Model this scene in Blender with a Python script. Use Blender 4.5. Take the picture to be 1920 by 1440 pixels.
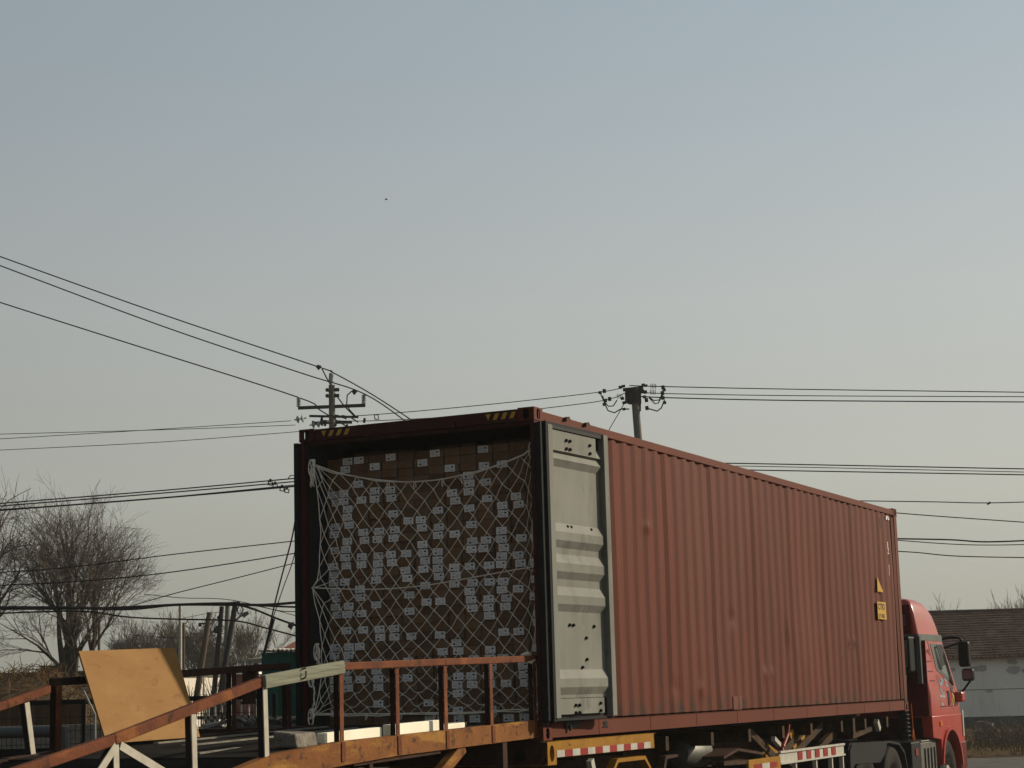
import bpy, bmesh, math, random
import numpy as np
from mathutils import Vector, Matrix
R = math.radians
PI = math.pi
random.seed(7)
for o in list(bpy.data.objects): bpy.data.objects.remove(o)
sc = bpy.context.scene
C = sc.collection

# ------------------------------------------------------------------ camera
PIT, ROL, FPX, CAMZ = 0.162988, 0.0277547, 3518.72, 1.91396
cam = bpy.data.cameras.new('camera'); camo = bpy.data.objects.new('camera', cam); C.objects.link(camo)
cam.sensor_width = 36; cam.lens = FPX/1920*36; cam.clip_start = .1; cam.clip_end = 3000
camo.matrix_world = Matrix.Translation((0, 0, CAMZ)) @ Matrix.Rotation(PI/2+PIT, 4, 'X') @ Matrix.Rotation(-ROL, 4, 'Z')
sc.camera = camo

# ------------------------------------------------------------------ light
SUN = Vector((.93, .357, 0)).normalized()
ELEV = R(24)
w = bpy.data.worlds.new('World'); sc.world = w; w.use_nodes = True
nt = w.node_tree; nt.nodes.clear()
def N(t, **k):
    n = nt.nodes.new(t)
    for a, b in k.items(): setattr(n, a, b)
    return n
out = N('ShaderNodeOutputWorld'); bg = N('ShaderNodeBackground')
sky = N('ShaderNodeTexSky', sky_type='NISHITA'); sky.sun_disc = False
sky.sun_elevation = ELEV; sky.sun_rotation = math.atan2(SUN.x, SUN.y)
sky.dust_density = 6; sky.air_density = 1.2; sky.ozone_density = 1
tc = N('ShaderNodeTexCoord'); nrm = N('ShaderNodeVectorMath', operation='NORMALIZE')
nt.links.new(tc.outputs['Generated'], nrm.inputs[0])
sep = N('ShaderNodeSeparateXYZ'); nt.links.new(nrm.outputs[0], sep.inputs[0])
ramp = N('ShaderNodeValToRGB'); nt.links.new(sep.outputs['Z'], ramp.inputs[0])
el = ramp.color_ramp.elements
SK = [(0, (.268, .264, .218)), (.05, (.312, .311, .268)), (.11, (.355, .360, .322)), (.2, (.352, .372, .362)), (.33, (.280, .328, .358)), (.6, (.21, .245, .285)), (1, (.19, .21, .24))]
el[0].position = 0; el[0].color = SK[0][1]+(1,)
el[1].position = 1; el[1].color = SK[-1][1]+(1,)
for p, c in SK[1:-1]:
    e = el.new(p); e.color = c+(1,)
dt = N('ShaderNodeVectorMath', operation='DOT_PRODUCT'); nt.links.new(nrm.outputs[0], dt.inputs[0]); dt.inputs[1].default_value = SUN
mr = N('ShaderNodeMapRange'); nt.links.new(dt.outputs['Value'], mr.inputs[0])
for i, v in ((1, -1), (2, 1), (3, .33), (4, 1.76)): mr.inputs[i].default_value = v
sc10 = N('ShaderNodeMath', operation='MULTIPLY'); nt.links.new(mr.outputs[0], sc10.inputs[0]); sc10.inputs[1].default_value = 10
vm = N('ShaderNodeVectorMath', operation='SCALE'); nt.links.new(ramp.outputs[0], vm.inputs[0]); nt.links.new(sc10.outputs[0], vm.inputs['Scale'])
mx = N('ShaderNodeMix', data_type='RGBA'); mx.inputs[0].default_value = .93
nt.links.new(sky.outputs[0], mx.inputs[6]); nt.links.new(vm.outputs[0], mx.inputs[7])
nt.links.new(mx.outputs[2], bg.inputs[0]); bg.inputs[1].default_value = .1
nt.links.new(bg.outputs[0], out.inputs[0])
sl = bpy.data.lights.new('sun', 'SUN'); sl.energy = 4.4; sl.angle = R(.8); sl.color = (1, .86, .66)
so = bpy.data.objects.new('sun', sl); C.objects.link(so)
sd = Vector((SUN.x*math.cos(ELEV), SUN.y*math.cos(ELEV), math.sin(ELEV)))
so.rotation_euler = sd.to_track_quat('Z', 'Y').to_euler(); so.location = (20, 0, 30)
sc.view_settings.view_transform = 'Standard'; sc.view_settings.look = 'None'
sc.view_settings.exposure = 0; sc.view_settings.gamma = 1; sc.view_settings.use_curve_mapping = False

# ------------------------------------------------------------------ frames of reference
LOC = Vector((.18525, 16.34707, 1.5)); TH = 1.115779      # rear right bottom corner of the container, heading of the truck
CT, ST = math.cos(TH), math.sin(TH)
def L2W(x, y, z): return Vector((LOC.x+x*CT-y*ST, LOC.y+x*ST+y*CT, LOC.z+z))
def at(px, py, D):
    c, s = math.cos(ROL), math.sin(ROL); a, b = px-960, 720-py
    x = c*a+s*b; y = -s*a+c*b
    d = (x/FPX, math.cos(PIT)-math.sin(PIT)*y/FPX, math.sin(PIT)+math.cos(PIT)*y/FPX)
    t = D/d[1]
    return Vector((d[0]*t, D, CAMZ+d[2]*t))

# ------------------------------------------------------------------ materials
def mat(name, col, col2=None, rough=.8, metal=0, scale=4, detail=4, bump=0, bscale=None, spots=None, sscale=8, sth=.6, stretch=(1, 1, 1), spec=.12):
    m = bpy.data.materials.new(name); m.use_nodes = True; t = m.node_tree; n = t.nodes; b = n['Principled BSDF']
    b.inputs['Roughness'].default_value = rough; b.inputs['Metallic'].default_value = metal
    b.inputs['Specular IOR Level'].default_value = spec
    tc = n.new('ShaderNodeTexCoord'); mp = n.new('ShaderNodeMapping'); mp.inputs['Scale'].default_value = stretch
    t.links.new(tc.outputs['Object'], mp.inputs[0])
    if col2 is None: col2 = tuple(c*.72 for c in col)
    no = n.new('ShaderNodeTexNoise'); no.inputs['Scale'].default_value = scale; no.inputs['Detail'].default_value = detail
    t.links.new(mp.outputs[0], no.inputs[0])
    rp = n.new('ShaderNodeValToRGB'); rp.color_ramp.elements[0].position = .35; rp.color_ramp.elements[1].position = .65
    rp.color_ramp.elements[0].color = tuple(col2)+(1,); rp.color_ramp.elements[1].color = tuple(col)+(1,)
    t.links.new(no.outputs[0], rp.inputs[0]); last = rp.outputs[0]
    if spots:
        n2 = n.new('ShaderNodeTexNoise'); n2.inputs['Scale'].default_value = sscale; n2.inputs['Detail'].default_value = 6; n2.inputs['Roughness'].default_value = .65
        t.links.new(mp.outputs[0], n2.inputs[0])
        r2 = n.new('ShaderNodeValToRGB'); r2.color_ramp.elements[0].position = sth; r2.color_ramp.elements[1].position = min(1, sth+.07)
        t.links.new(n2.outputs[0], r2.inputs[0])
        mi = n.new('ShaderNodeMix'); mi.data_type = 'RGBA'; t.links.new(r2.outputs[0], mi.inputs[0]); t.links.new(last, mi.inputs[6]); mi.inputs[7].default_value = tuple(spots)+(1,)
        last = mi.outputs[2]
    t.links.new(last, b.inputs['Base Color'])
    if bump:
        n3 = n.new('ShaderNodeTexNoise'); n3.inputs['Scale'].default_value = bscale or scale*6; n3.inputs['Detail'].default_value = 5
        t.links.new(mp.outputs[0], n3.inputs[0]); bp = n.new('ShaderNodeBump'); bp.inputs['Strength'].default_value = bump; bp.inputs['Distance'].default_value = .02
        t.links.new(n3.outputs[0], bp.inputs['Height']); t.links.new(bp.outputs[0], b.inputs['Normal'])
    return m
M = {}
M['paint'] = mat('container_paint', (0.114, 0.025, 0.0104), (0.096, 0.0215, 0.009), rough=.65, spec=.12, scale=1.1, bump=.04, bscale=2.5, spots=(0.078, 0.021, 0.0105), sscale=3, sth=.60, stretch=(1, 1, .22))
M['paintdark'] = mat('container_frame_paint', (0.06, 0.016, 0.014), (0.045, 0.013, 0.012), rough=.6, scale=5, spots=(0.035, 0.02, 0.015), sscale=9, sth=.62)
M['inside'] = mat('container_inside', (0.03, 0.034, 0.036), (0.022, 0.025, 0.027), rough=.7)
M['doorgrey'] = mat('door_grey_paint', (0.205, 0.208, 0.18), (0.17, 0.172, 0.15), rough=.6, scale=2.5, bump=.05, bscale=4, spots=(0.142, 0.143, 0.125), sscale=3.2, sth=.57, stretch=(1, 1, .5))
M['rubber'] = mat('black_rubber', (.016, .018, .02), rough=.7, scale=8)
M['black'] = mat('black_steel', (.012, .012, .012), rough=.6)
M['yellow'] = mat('yellow_paint', (0.3, 0.145, 0.01), (0.25, 0.115, 0.009), rough=.55, scale=6, spots=(0.08, 0.036, 0.013), sscale=13, sth=.62)
M['oldyellow'] = mat('dirty_yellow_paint', (0.06, 0.028, 0.008), (0.034, 0.017, 0.006), rough=.7, scale=5, spots=(0.02, 0.012, 0.008), sscale=8, sth=.52)
M['white'] = mat('white_paint', (0.46, 0.44, 0.38), (0.38, 0.36, 0.31), rough=.6, scale=9, spots=(0.18, 0.15, 0.11), sscale=22, sth=.63)
M['stripe'] = mat('stripe_yellow', (.50, .30, .05), (.44, .26, .04), rough=.5)
M['red'] = mat('red_reflector', (0.27, 0.03, 0.025), (0.22, 0.025, 0.02), rough=.45)
M['carton'] = mat('cardboard', (.205, .122, .066), (.175, .10, .055), rough=.85, scale=6)
M['cartondark'] = mat('cardboard_grey', (.19, .125, .08), (.15, .10, .06), rough=.85, scale=6)
M['tape'] = mat('packing_tape', (.17, .13, .10), rough=.35, scale=6)
M['sticker'] = mat('sticker_paper', (0.86, 0.86, 0.87), (0.8, 0.8, 0.81), rough=.7, scale=40)
M['ink'] = mat('printed_ink', (.05, .05, .055), rough=.7)
M['ink2'] = mat('faint_ink', (.40, .40, .41), rough=.7)
M['rope'] = mat('white_rope', (0.86, 0.8, 0.68), (0.74, 0.68, 0.57), rough=.9, scale=30)
M['rust'] = mat('rusty_steel', (0.165, 0.053, 0.022), (0.105, 0.034, 0.016), rough=.75, scale=5, bump=.3, bscale=40, spots=(0.06, 0.024, 0.013), sscale=6, sth=.58)
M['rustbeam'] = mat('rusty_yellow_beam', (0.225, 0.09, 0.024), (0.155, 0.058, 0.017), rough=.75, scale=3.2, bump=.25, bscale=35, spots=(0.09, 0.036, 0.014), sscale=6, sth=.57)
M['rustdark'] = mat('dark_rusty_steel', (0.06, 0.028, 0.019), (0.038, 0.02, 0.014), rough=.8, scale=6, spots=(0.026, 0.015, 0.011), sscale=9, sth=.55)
M['rustshade'] = mat('painted_shade_steel', (.035, .018, .012), (.022, .012, .009), rough=.9, scale=8, spec=0)  # dark colour standing in for shade on post flanges and above the bottom rail
M['galv'] = mat('whitewashed_steel', (0.5, 0.47, 0.39), (0.4, 0.37, 0.3), rough=.6, scale=12, spots=(0.2, 0.17, 0.12), sscale=16, sth=.64)
M['timber'] = mat('grey_green_timber', (0.26, 0.265, 0.205), (0.19, 0.195, 0.145), rough=.85, scale=3, bump=.3, bscale=20, stretch=(1, 6, 14), spec=0)
M['whitewood'] = mat('painted_white_wood', (0.95, 0.92, 0.76), (0.86, 0.82, 0.64), rough=.75, scale=5, spots=(.28, .25, .18), sscale=20, sth=.63)
M['deck'] = mat('dark_deck_steel', (0.034, 0.032, 0.029), (0.022, 0.021, 0.019), rough=.8, scale=3, spots=(0.05, 0.042, 0.033), sscale=5, sth=.62, spec=0)
M['ply'] = mat('plywood', (0.29, 0.155, 0.05), (0.25, 0.128, 0.04), rough=.7, scale=2.2, detail=6, spots=(0.205, 0.1, 0.033), sscale=5, sth=.58, stretch=(1.2, 1, 3.5))
M['stone'] = mat('concrete_block', (.26, .24, .20), (.17, .155, .13), rough=.95, scale=12, bump=.6, bscale=30, spec=0)
M['concrete'] = mat('pole_concrete', (0.17, 0.163, 0.14), (0.14, 0.135, 0.118), rough=.9, scale=6, bump=.1)
M['woodpole'] = mat('weathered_pole', (.13, .10, .08), (.09, .07, .055), rough=.9, scale=6, stretch=(1, 1, .2), spec=0)
M['iron'] = mat('dark_iron', (.035, .035, .036), rough=.6, scale=6)
M['wire'] = mat('wire_black', (.02, .021, .022), rough=.6)
M['porcelain'] = mat('porcelain', (.34, .38, .36), (.26, .29, .28), rough=.35, scale=8)
M['bark'] = mat('bark', (0.06, 0.046, 0.034), (0.042, 0.033, 0.025), rough=.95, scale=8)
M['twig'] = mat('twigs', (0.13, 0.107, 0.083), (0.098, 0.081, 0.063), rough=.95, scale=3)
M['twigfar'] = mat('twigs_far', (0.12, 0.098, 0.07), (0.09, 0.074, 0.054), rough=.95, scale=1)
M['cabred'] = mat('cab_red_paint', (0.37, 0.036, 0.022), (0.34, 0.032, 0.02), rough=.3, scale=2, spec=.6)
M['cabdark'] = mat('cab_rear_red', (0.1, 0.008, 0.008), (0.08, 0.007, 0.007), rough=.5)
M['plastic'] = mat('black_plastic', (0.012, 0.013, 0.014), (0.009, 0.0095, 0.01), rough=.5, scale=4)
M['greyplastic'] = mat('grey_plastic', (.10, .11, .105), (.08, .085, .08), rough=.5, scale=4)
M['silver'] = mat('dull_aluminium', (0.13, 0.13, 0.115), (0.095, 0.095, 0.085), rough=.5, metal=.5, scale=8, spots=(.12, .11, .1), sscale=12, sth=.62)
M['tyre'] = mat('tyre_rubber', (0.024, 0.021, 0.018), (0.016, 0.014, 0.012), rough=.85, scale=6)
M['rim'] = mat('wheel_rim', (.20, .185, .155), (.12, .11, .09), rough=.6, metal=.3, scale=10)
M['glass'] = mat('cab_glass', (.06, .075, .07), rough=.08, scale=1, spec=.9)
M['bluedecal'] = mat('blue_decal', (.20, .38, .46), rough=.4, scale=1)
M['yellowdecal'] = mat('yellow_decal', (.60, .42, .16), rough=.4, scale=1)
M['orange'] = mat('orange_lens', (.55, .14, .03), rough=.3)
M['wash'] = mat('whitewashed_wall', (0.8, 0.78, 0.71), (0.7, 0.68, 0.62), rough=.9, scale=.5, detail=7, spots=(0.58, 0.57, 0.53), sscale=.8, sth=.60, stretch=(1, 1, .5))
M['washbase'] = mat('dark_wall_base', (0.085, 0.095, 0.1), (0.07, 0.078, 0.082), rough=.9, scale=2)
M['washpatch'] = mat('grey_overpaint', (0.42, 0.42, 0.4), (0.38, 0.38, 0.365), rough=.9, scale=4)
M['tile'] = mat('red_brown_roof_tile', (0.125, 0.078, 0.062), (0.075, 0.052, 0.044), rough=.85, scale=2.2, detail=6, spots=(.07, .05, .045), sscale=4, sth=.55, spec=0)
M['cream'] = mat('cream_wall', (0.88, 0.8, 0.66), (0.8, 0.72, 0.6), rough=.9, scale=1.2)
M['brick'] = mat('red_brick_wall', (.24, .085, .06), (.18, .065, .05), rough=.9, scale=3)
M['green'] = mat('green_sheet_metal', (0.006, 0.085, 0.062), (0.005, 0.065, 0.05), rough=.6, scale=2)
M['ground'] = mat('packed_dirt', (0.1, 0.085, 0.065), (0.07, 0.058, 0.045), rough=.95, scale=.8, detail=8, bump=.4, bscale=6, spec=0)
M['road'] = mat('grey_road', (0.15, 0.143, 0.128), (0.115, 0.11, 0.098), rough=.9, scale=1.5, detail=8, spec=0)
M['bank'] = mat('dry_earth', (0.1, 0.072, 0.042), (0.07, 0.05, 0.032), rough=.95, scale=1.2, detail=8, spec=0)
M['grass'] = mat('dead_grass', (0.21, 0.14, 0.062), (0.12, 0.085, 0.042), rough=.95, scale=.9, detail=6, spec=0)
M['brush'] = mat('dead_brush', (0.16, 0.095, 0.042), (0.08, 0.05, 0.026), rough=.95, scale=1.5, detail=6)
M['scrap'] = mat('pale_scrap', (.42, .40, .34), (.25, .24, .2), rough=.8, scale=6)
M['film'] = mat('ragged_white_film', (.55, .50, .42), (.40, .36, .30), rough=.6, scale=14)
M['bin'] = mat('aged_olive_sheet', (.12, .10, .045), rough=.8)

def overlay(m, col, scale, stretch, lo, hi, fac=1.0, detail=6, rnd=None):
    t = m.node_tree; n = t.nodes; b = n['Principled BSDF']; src = b.inputs['Base Color'].links[0].from_socket
    tc = n.new('ShaderNodeTexCoord'); mp = n.new('ShaderNodeMapping'); mp.inputs['Scale'].default_value = stretch; mp.inputs['Location'].default_value = (3.3*scale % 7, 1.7, 5.1)
    t.links.new(tc.outputs['Object'], mp.inputs[0]); no = n.new('ShaderNodeTexNoise'); no.inputs['Scale'].default_value = scale; no.inputs['Detail'].default_value = detail; no.inputs['Roughness'].default_value = .6
    t.links.new(mp.outputs[0], no.inputs[0]); mr = n.new('ShaderNodeMapRange'); mr.inputs[1].default_value = lo; mr.inputs[2].default_value = hi; mr.inputs[4].default_value = fac; t.links.new(no.outputs[0], mr.inputs[0])
    mi = n.new('ShaderNodeMix'); mi.data_type = 'RGBA'; t.links.new(mr.outputs[0], mi.inputs[0]); t.links.new(src, mi.inputs[6]); mi.inputs[7].default_value = tuple(col)+(1,)
    t.links.new(mi.outputs[2], b.inputs['Base Color'])
def randomize(m, amt=.25):
    t = m.node_tree; n = t.nodes; b = n['Principled BSDF']; src = b.inputs['Base Color'].links[0].from_socket
    oi = n.new('ShaderNodeObjectInfo'); mr = n.new('ShaderNodeMapRange'); mr.inputs[3].default_value = 1-amt; mr.inputs[4].default_value = 1+amt; t.links.new(oi.outputs['Random'], mr.inputs[0])
    vm = n.new('ShaderNodeVectorMath'); vm.operation = 'SCALE'; t.links.new(src, vm.inputs[0]); t.links.new(mr.outputs[0], vm.inputs['Scale']); t.links.new(vm.outputs[0], b.inputs['Base Color'])
overlay(M['paint'], (.066, .022, .014), 1.6, (4.5, 1, .16), .56, .75, .4)       # long vertical weather streaks
overlay(M['paint'], (.125, .043, .027), .35, (1, 1, .5), .50, .68, .5)          # sun-faded areas
overlay(M['paint'], (.055, .030, .020), 9, (1.3, 1, .8), .66, .70, .8)           # chips
overlay(M['doorgrey'], (.105, .10, .082), 2.2, (1.3, 1, .35), .54, .74, .7)
overlay(M['doorgrey'], (.24, .235, .20), 5, (1, 1, .6), .66, .70, .8)
overlay(M['doorgrey'], (.09, .06, .035), 16, (1, 1, 1), .70, .74, .8)
overlay(M['rustbeam'], (.33, .17, .035), 2.4, (.8, 1, 3), .54, .64, .8)
overlay(M['rustbeam'], (.06, .03, .015), 14, (.5, 1, 1), .62, .68, .9)
overlay(M['rust'], (.26, .095, .028), 3.2, (1, 1, 1), .56, .66, .7)
overlay(M['cabred'], (.22, .10, .07), 2.2, (1, 1, 1), .50, .75, .45)
overlay(M['ply'], (.36, .215, .085), 1.3, (1, 1, 1), .50, .66, .6)
overlay(M['wash'], (.55, .54, .49), 1.6, (1.5, 1, .3), .54, .70, .7)
overlay(M['wash'], (.25, .24, .22), 5, (1, 1, 1), .68, .72, .7)
overlay(M['tile'], (.19, .13, .10), 1.1, (1, 1, 1), .52, .68, .7)
def foot_dirt(m, z0, z1, col):
    t = m.node_tree; n = t.nodes; b = n['Principled BSDF']; src = b.inputs['Base Color'].links[0].from_socket
    tc = n.new('ShaderNodeTexCoord'); sp = n.new('ShaderNodeSeparateXYZ'); t.links.new(tc.outputs['Object'], sp.inputs[0])
    mr = n.new('ShaderNodeMapRange'); mr.inputs[1].default_value = z1; mr.inputs[2].default_value = z0; t.links.new(sp.outputs['Z'], mr.inputs[0])
    no = n.new('ShaderNodeTexNoise'); no.inputs['Scale'].default_value = 5; no.inputs['Detail'].default_value = 5; t.links.new(tc.outputs['Object'], no.inputs[0])
    m2 = n.new('ShaderNodeMapRange'); m2.inputs[1].default_value = .47; m2.inputs[2].default_value = .58; t.links.new(no.outputs[0], m2.inputs[0])
    mu = n.new('ShaderNodeMath'); mu.operation = 'MULTIPLY'; t.links.new(mr.outputs[0], mu.inputs[0]); t.links.new(m2.outputs[0], mu.inputs[1])
    mi = n.new('ShaderNodeMix'); mi.data_type = 'RGBA'; t.links.new(mu.outputs[0], mi.inputs[0]); t.links.new(src, mi.inputs[6]); mi.inputs[7].default_value = tuple(col)+(1,); t.links.new(mi.outputs[2], b.inputs['Base Color'])
M['paintrail'] = M['paint'].copy(); M['paintrail'].name = 'rail_paint'; foot_dirt(M['paint'], .17, .36, (.045, .024, .015))
for k_ in ('carton', 'cartondark', 'tape'): randomize(M[k_], .28)
randomize(M['sticker'], .10)
# ------------------------------------------------------------------ mesh helpers
class MB:
    def __init__(s): s.v = []; s.f = []; s.m = []
    def add(s, vs, fs, mi=0):
        b = len(s.v); s.v += [tuple(v) for v in vs]; s.f += [tuple(b+i for i in f) for f in fs]; s.m += [mi]*len(fs); return s
    def box(s, x0, x1, y0, y1, z0, z1, mi=0):
        return s.add([(x0, y0, z0), (x1, y0, z0), (x1, y1, z0), (x0, y1, z0), (x0, y0, z1), (x1, y0, z1), (x1, y1, z1), (x0, y1, z1)],
                     [(0, 3, 2, 1), (4, 5, 6, 7), (0, 1, 5, 4), (1, 2, 6, 5), (2, 3, 7, 6), (3, 0, 4, 7)], mi)
    def bar(s, a, b, wd, ht, mi=0, up=(0, 0, 1)):
        a, b = Vector(a), Vector(b); d = (b-a).normalized(); u = Vector(up); sd = d.cross(u)
        if sd.length < 1e-4: sd = d.cross(Vector((1, 0, 0)))
        sd.normalize(); u = sd.cross(d).normalized(); sd = sd*wd/2; u = u*ht/2
        vs = [p+i*sd+j*u for p in (a, b) for i, j in ((-1, -1), (1, -1), (1, 1), (-1, 1))]
        return s.add(vs, [(0, 1, 2, 3), (7, 6, 5, 4), (0, 4, 5, 1), (1, 5, 6, 2), (2, 6, 7, 3), (3, 7, 4, 0)], mi)
    def tube(s, pts, rad, n=6, mi=0, cap=True):
        pts = [Vector(p) for p in pts]; k = len(pts)
        if not hasattr(rad, '__len__'): rad = [rad]*k
        vs = []; prev = None
        for i, p in enumerate(pts):
            d = (pts[min(i+1, k-1)]-pts[max(i-1, 0)])
            d = d.normalized() if d.length > 1e-9 else Vector((0, 0, 1))
            if prev is None:
                a = d.cross(Vector((0, 0, 1)));
                if a.length < .1: a = d.cross(Vector((1, 0, 0)))
            else:
                a = prev-d*prev.dot(d)
            a.normalize(); prev = a; b = d.cross(a)
            for j in range(n):
                t = 2*PI*j/n; vs.append(p+(a*math.cos(t)+b*math.sin(t))*rad[i])
        fs = [(i*n+j, i*n+(j+1) % n, (i+1)*n+(j+1) % n, (i+1)*n+j) for i in range(k-1) for j in range(n)]
        if cap: fs += [tuple(range(n-1, -1, -1)), tuple(range((k-1)*n, k*n))]
        return s.add(vs, fs, mi)
    def prism(s, poly, y0, y1, mi=0):                 # polygon in x,z pushed along y
        k = len(poly); vs = [(x, y0, z) for x, z in poly]+[(x, y1, z) for x, z in poly]
        fs = [tuple(range(k)), tuple(range(2*k-1, k-1, -1))]+[(i, i+k, (i+1) % k+k, (i+1) % k) for i in range(k)]
        return s.add(vs, fs, mi)
    def lathe(s, prof, c, axis='y', n=28, mi=0):      # prof: (radius, offset along axis)
        vs = []
        for r, o in prof:
            for j in range(n):
                t = 2*PI*j/n; a, b = r*math.cos(t), r*math.sin(t)
                vs.append({'y': (c[0]+a, c[1]+o, c[2]+b), 'z': (c[0]+a, c[1]+b, c[2]+o), 'x': (c[0]+o, c[1]+a, c[2]+b)}[axis])
        fs = [(i*n+j, i*n+(j+1) % n, (i+1)*n+(j+1) % n, (i+1)*n+j) for i in range(len(prof)-1) for j in range(n)]
        return s.add(vs, fs, mi)
    def make(s, name, mats, parent=None, smooth=False, bevel=0, off=None, shift=None):
        me = bpy.data.meshes.new(name); me.from_pydata(s.v, [], s.f)
        mats = mats if isinstance(mats, (list, tuple)) else [mats]
        for m_ in mats: me.materials.append(M[m_] if isinstance(m_, str) else m_)
        if len(mats) > 1: me.polygons.foreach_set('material_index', s.m)
        bm = bmesh.new(); bm.from_mesh(me); bmesh.ops.recalc_face_normals(bm, faces=bm.faces); bm.to_mesh(me); bm.free()
        if smooth: me.polygons.foreach_set('use_smooth', [True]*len(me.polygons))
        o = bpy.data.objects.new(name, me); C.objects.link(o)
        if parent is not None:
            o.parent = parent
            if off is None and parent.type == 'EMPTY' and 'orig' in ORIG.get(parent.name, {}): off = ORIG[parent.name]['orig']
        if off is not None: o.location = -Vector(off)
        if bevel:
            b = o.modifiers.new('bevel', 'BEVEL'); b.width = bevel; b.segments = 2; b.limit_method = 'ANGLE'
        if smooth and smooth != 'all':
            try:
                me.set_sharp_from_angle(angle=R(smooth if isinstance(smooth, int) and smooth > 1 else 35))
            except Exception: pass
        return o
ORIG = {}
def tag(o, label=None, cat=None, group=None, kind=None):
    for k, v in (('label', label), ('category', cat), ('group', group), ('kind', kind)):
        if v: o[k] = v
    return o
def root(name, p, rz, label, cat, group=None, orig=None):
    o = bpy.data.objects.new(name, None); C.objects.link(o); o.location = p; o.rotation_euler = (0, 0, rz); o.empty_display_size = .2
    ORIG[o.name] = {'orig': orig} if orig is not None else {}
    return tag(o, label, cat, group)
def lroot(name, lx, ly, lz, label, cat, group=None):      # an Empty in the container's frame; parts are given in that frame
    return root(name, L2W(lx, ly, lz), TH, label, cat, group, orig=(lx, ly, lz))
def wroot(name, p, label, cat, group=None):
    p = Vector(p); return root(name, p, 0, label, cat, group, orig=tuple(p))

# ------------------------------------------------------------------ ground and road
g = MB().add([(-900, -60, 0), (900, -60, 0), (900, 1500, 0), (-900, 1500, 0)], [(0, 1, 2, 3)]).make('ground', 'ground'); tag(g, kind='structure')
rd = MB().add([(-2, 26, .004), (120, 26, .004), (120, 47.6, .004), (8, 47.6, .004)], [(0, 1, 2, 3)]).make('road', 'road'); tag(rd, kind='structure')
# dry bank between the road and the long building
bk = MB(); nx, ny = 60, 14
for j in range(ny):
    for i in range(nx):
        x = 4+i*1.0; t = j/(ny-1); y = 47.4+t*29.2
        z = -.02+math.sin(min(1, t*4)*PI)*.10*(1 if j else 0)+.03+random.uniform(-.04, .04)*(j > 0)
        bk.v.append((x, y, z))
bk.f = [(j*nx+i, j*nx+i+1, (j+1)*nx+i+1, (j+1)*nx+i) for j in range(ny-1) for i in range(nx-1)]; bk.m = [0]*len(bk.f)
tag(bk.make('dirt_bank', 'bank', smooth=True), kind='structure')
gr = MB()
for i in range(5200):
    x = random.uniform(10, 27); y = 47.6+random.random()**1.4*28.5; h = random.uniform(.05, .24)*(1+.5*math.sin(x*1.7+y))*(1 if y < 66 else .5); z = .04
    if y < 48.6: h *= .6; z = .02
    dx, dy = random.uniform(-.12, .12), random.uniform(-.1, .1); wd = random.uniform(.012, .03)
    gr.add([(x-wd, y, z), (x+wd, y, z), (x+dx, y+dy, z+h)], [(0, 1, 2)])
tag(gr.make('dead_grass', 'grass'), kind='stuff')

# ------------------------------------------------------------------ shipping container
cont = lroot('shipping_container', 0, 0, 0, 'long rust red shipping container loaded on the trailer with its rear doors swung open', 'shipping container')
L, W, H = 12.192, 2.438, 2.896
def corr(yc, amp, x0, x1, z0, z1, pitch=.27, dents=()):
    mb = MB(); xs = []; x = x0; k = 0
    seg = [pitch*.27, pitch*.23, pitch*.27, pitch*.23]; lev = [1, 1, 0, 0]
    pts = []; i = 0
    lv = 1
    while x < x1:
        pts.append((x, lev[i % 4]));
        x += seg[i % 4]; i += 1
    # refined profile: outer flat, slope, inner flat, slope
    prof = []; x = x0; k = 0
    while x+pitch <= x1+1e-6:
        am = 1.0 if k % 5 else 1.3                      # the weld between two pressed panels sits deeper
        for f0, f1, l0, l1 in ((0, .26, 0, 0), (.26, .5, 0, am), (.5, .76, am, am), (.76, 1, am, 0)):
            for q in range(3): prof.append((x+pitch*(f0+(f1-f0)*q/3), l0+(l1-l0)*q/3))
        x += pitch; k += 1
    prof += [(x, 0), (x1, 0)]
    nz = 96
    for k in range(nz+1):
        z = z0+(z1-z0)*k/nz
        for (px, l) in prof:
            y = yc+amp*l
            y += .004*math.sin(px*2.3+z*1.7)+.003*math.sin(px*5.1-z*2.9)
            for dx, dz, rx, rz, dp in dents:
                q = ((px-dx)/rx)**2+((z-dz)/rz)**2
                if q < 6: y += dp*math.exp(-q)
            mb.v.append((px, y, z))
    n = len(prof)
    mb.f = [(k*n+i, k*n+i+1, (k+1)*n+i+1, (k+1)*n+i) for k in range(nz) for i in range(n-1)]; mb.m = [0]*len(mb.f)
    return mb
dents = [(6.95, 1.02, .05, .18, -.010), (6.84, .95, .06, .20, .010), (9.42, .95, .05, .07, -.022), (9.68, .95, .05, .07, -.022), (5.0, 1.15, .09, .08, .014), (6.0, .55, .06, .07, -.016), (6.25, .55, .06, .07, -.014), (3.2, .42, .10, .07, .012), (2.6, 2.0, .10, .05, -.012), (3.9, .40, .07, .06, -.012), (4.4, 1.0, .8, .6, .010), (8.0, 1.5, .9, .7, .012)]
corr(.012, .019, .15, L-.16,   .172, H-.085, dents=dents).make('side_wall', 'paint', cont, smooth=9)
corr(W-.012, -.019, .15, L-.30, .172, H-.085).make('side_wall', 'paint', cont, smooth=9)
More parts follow.
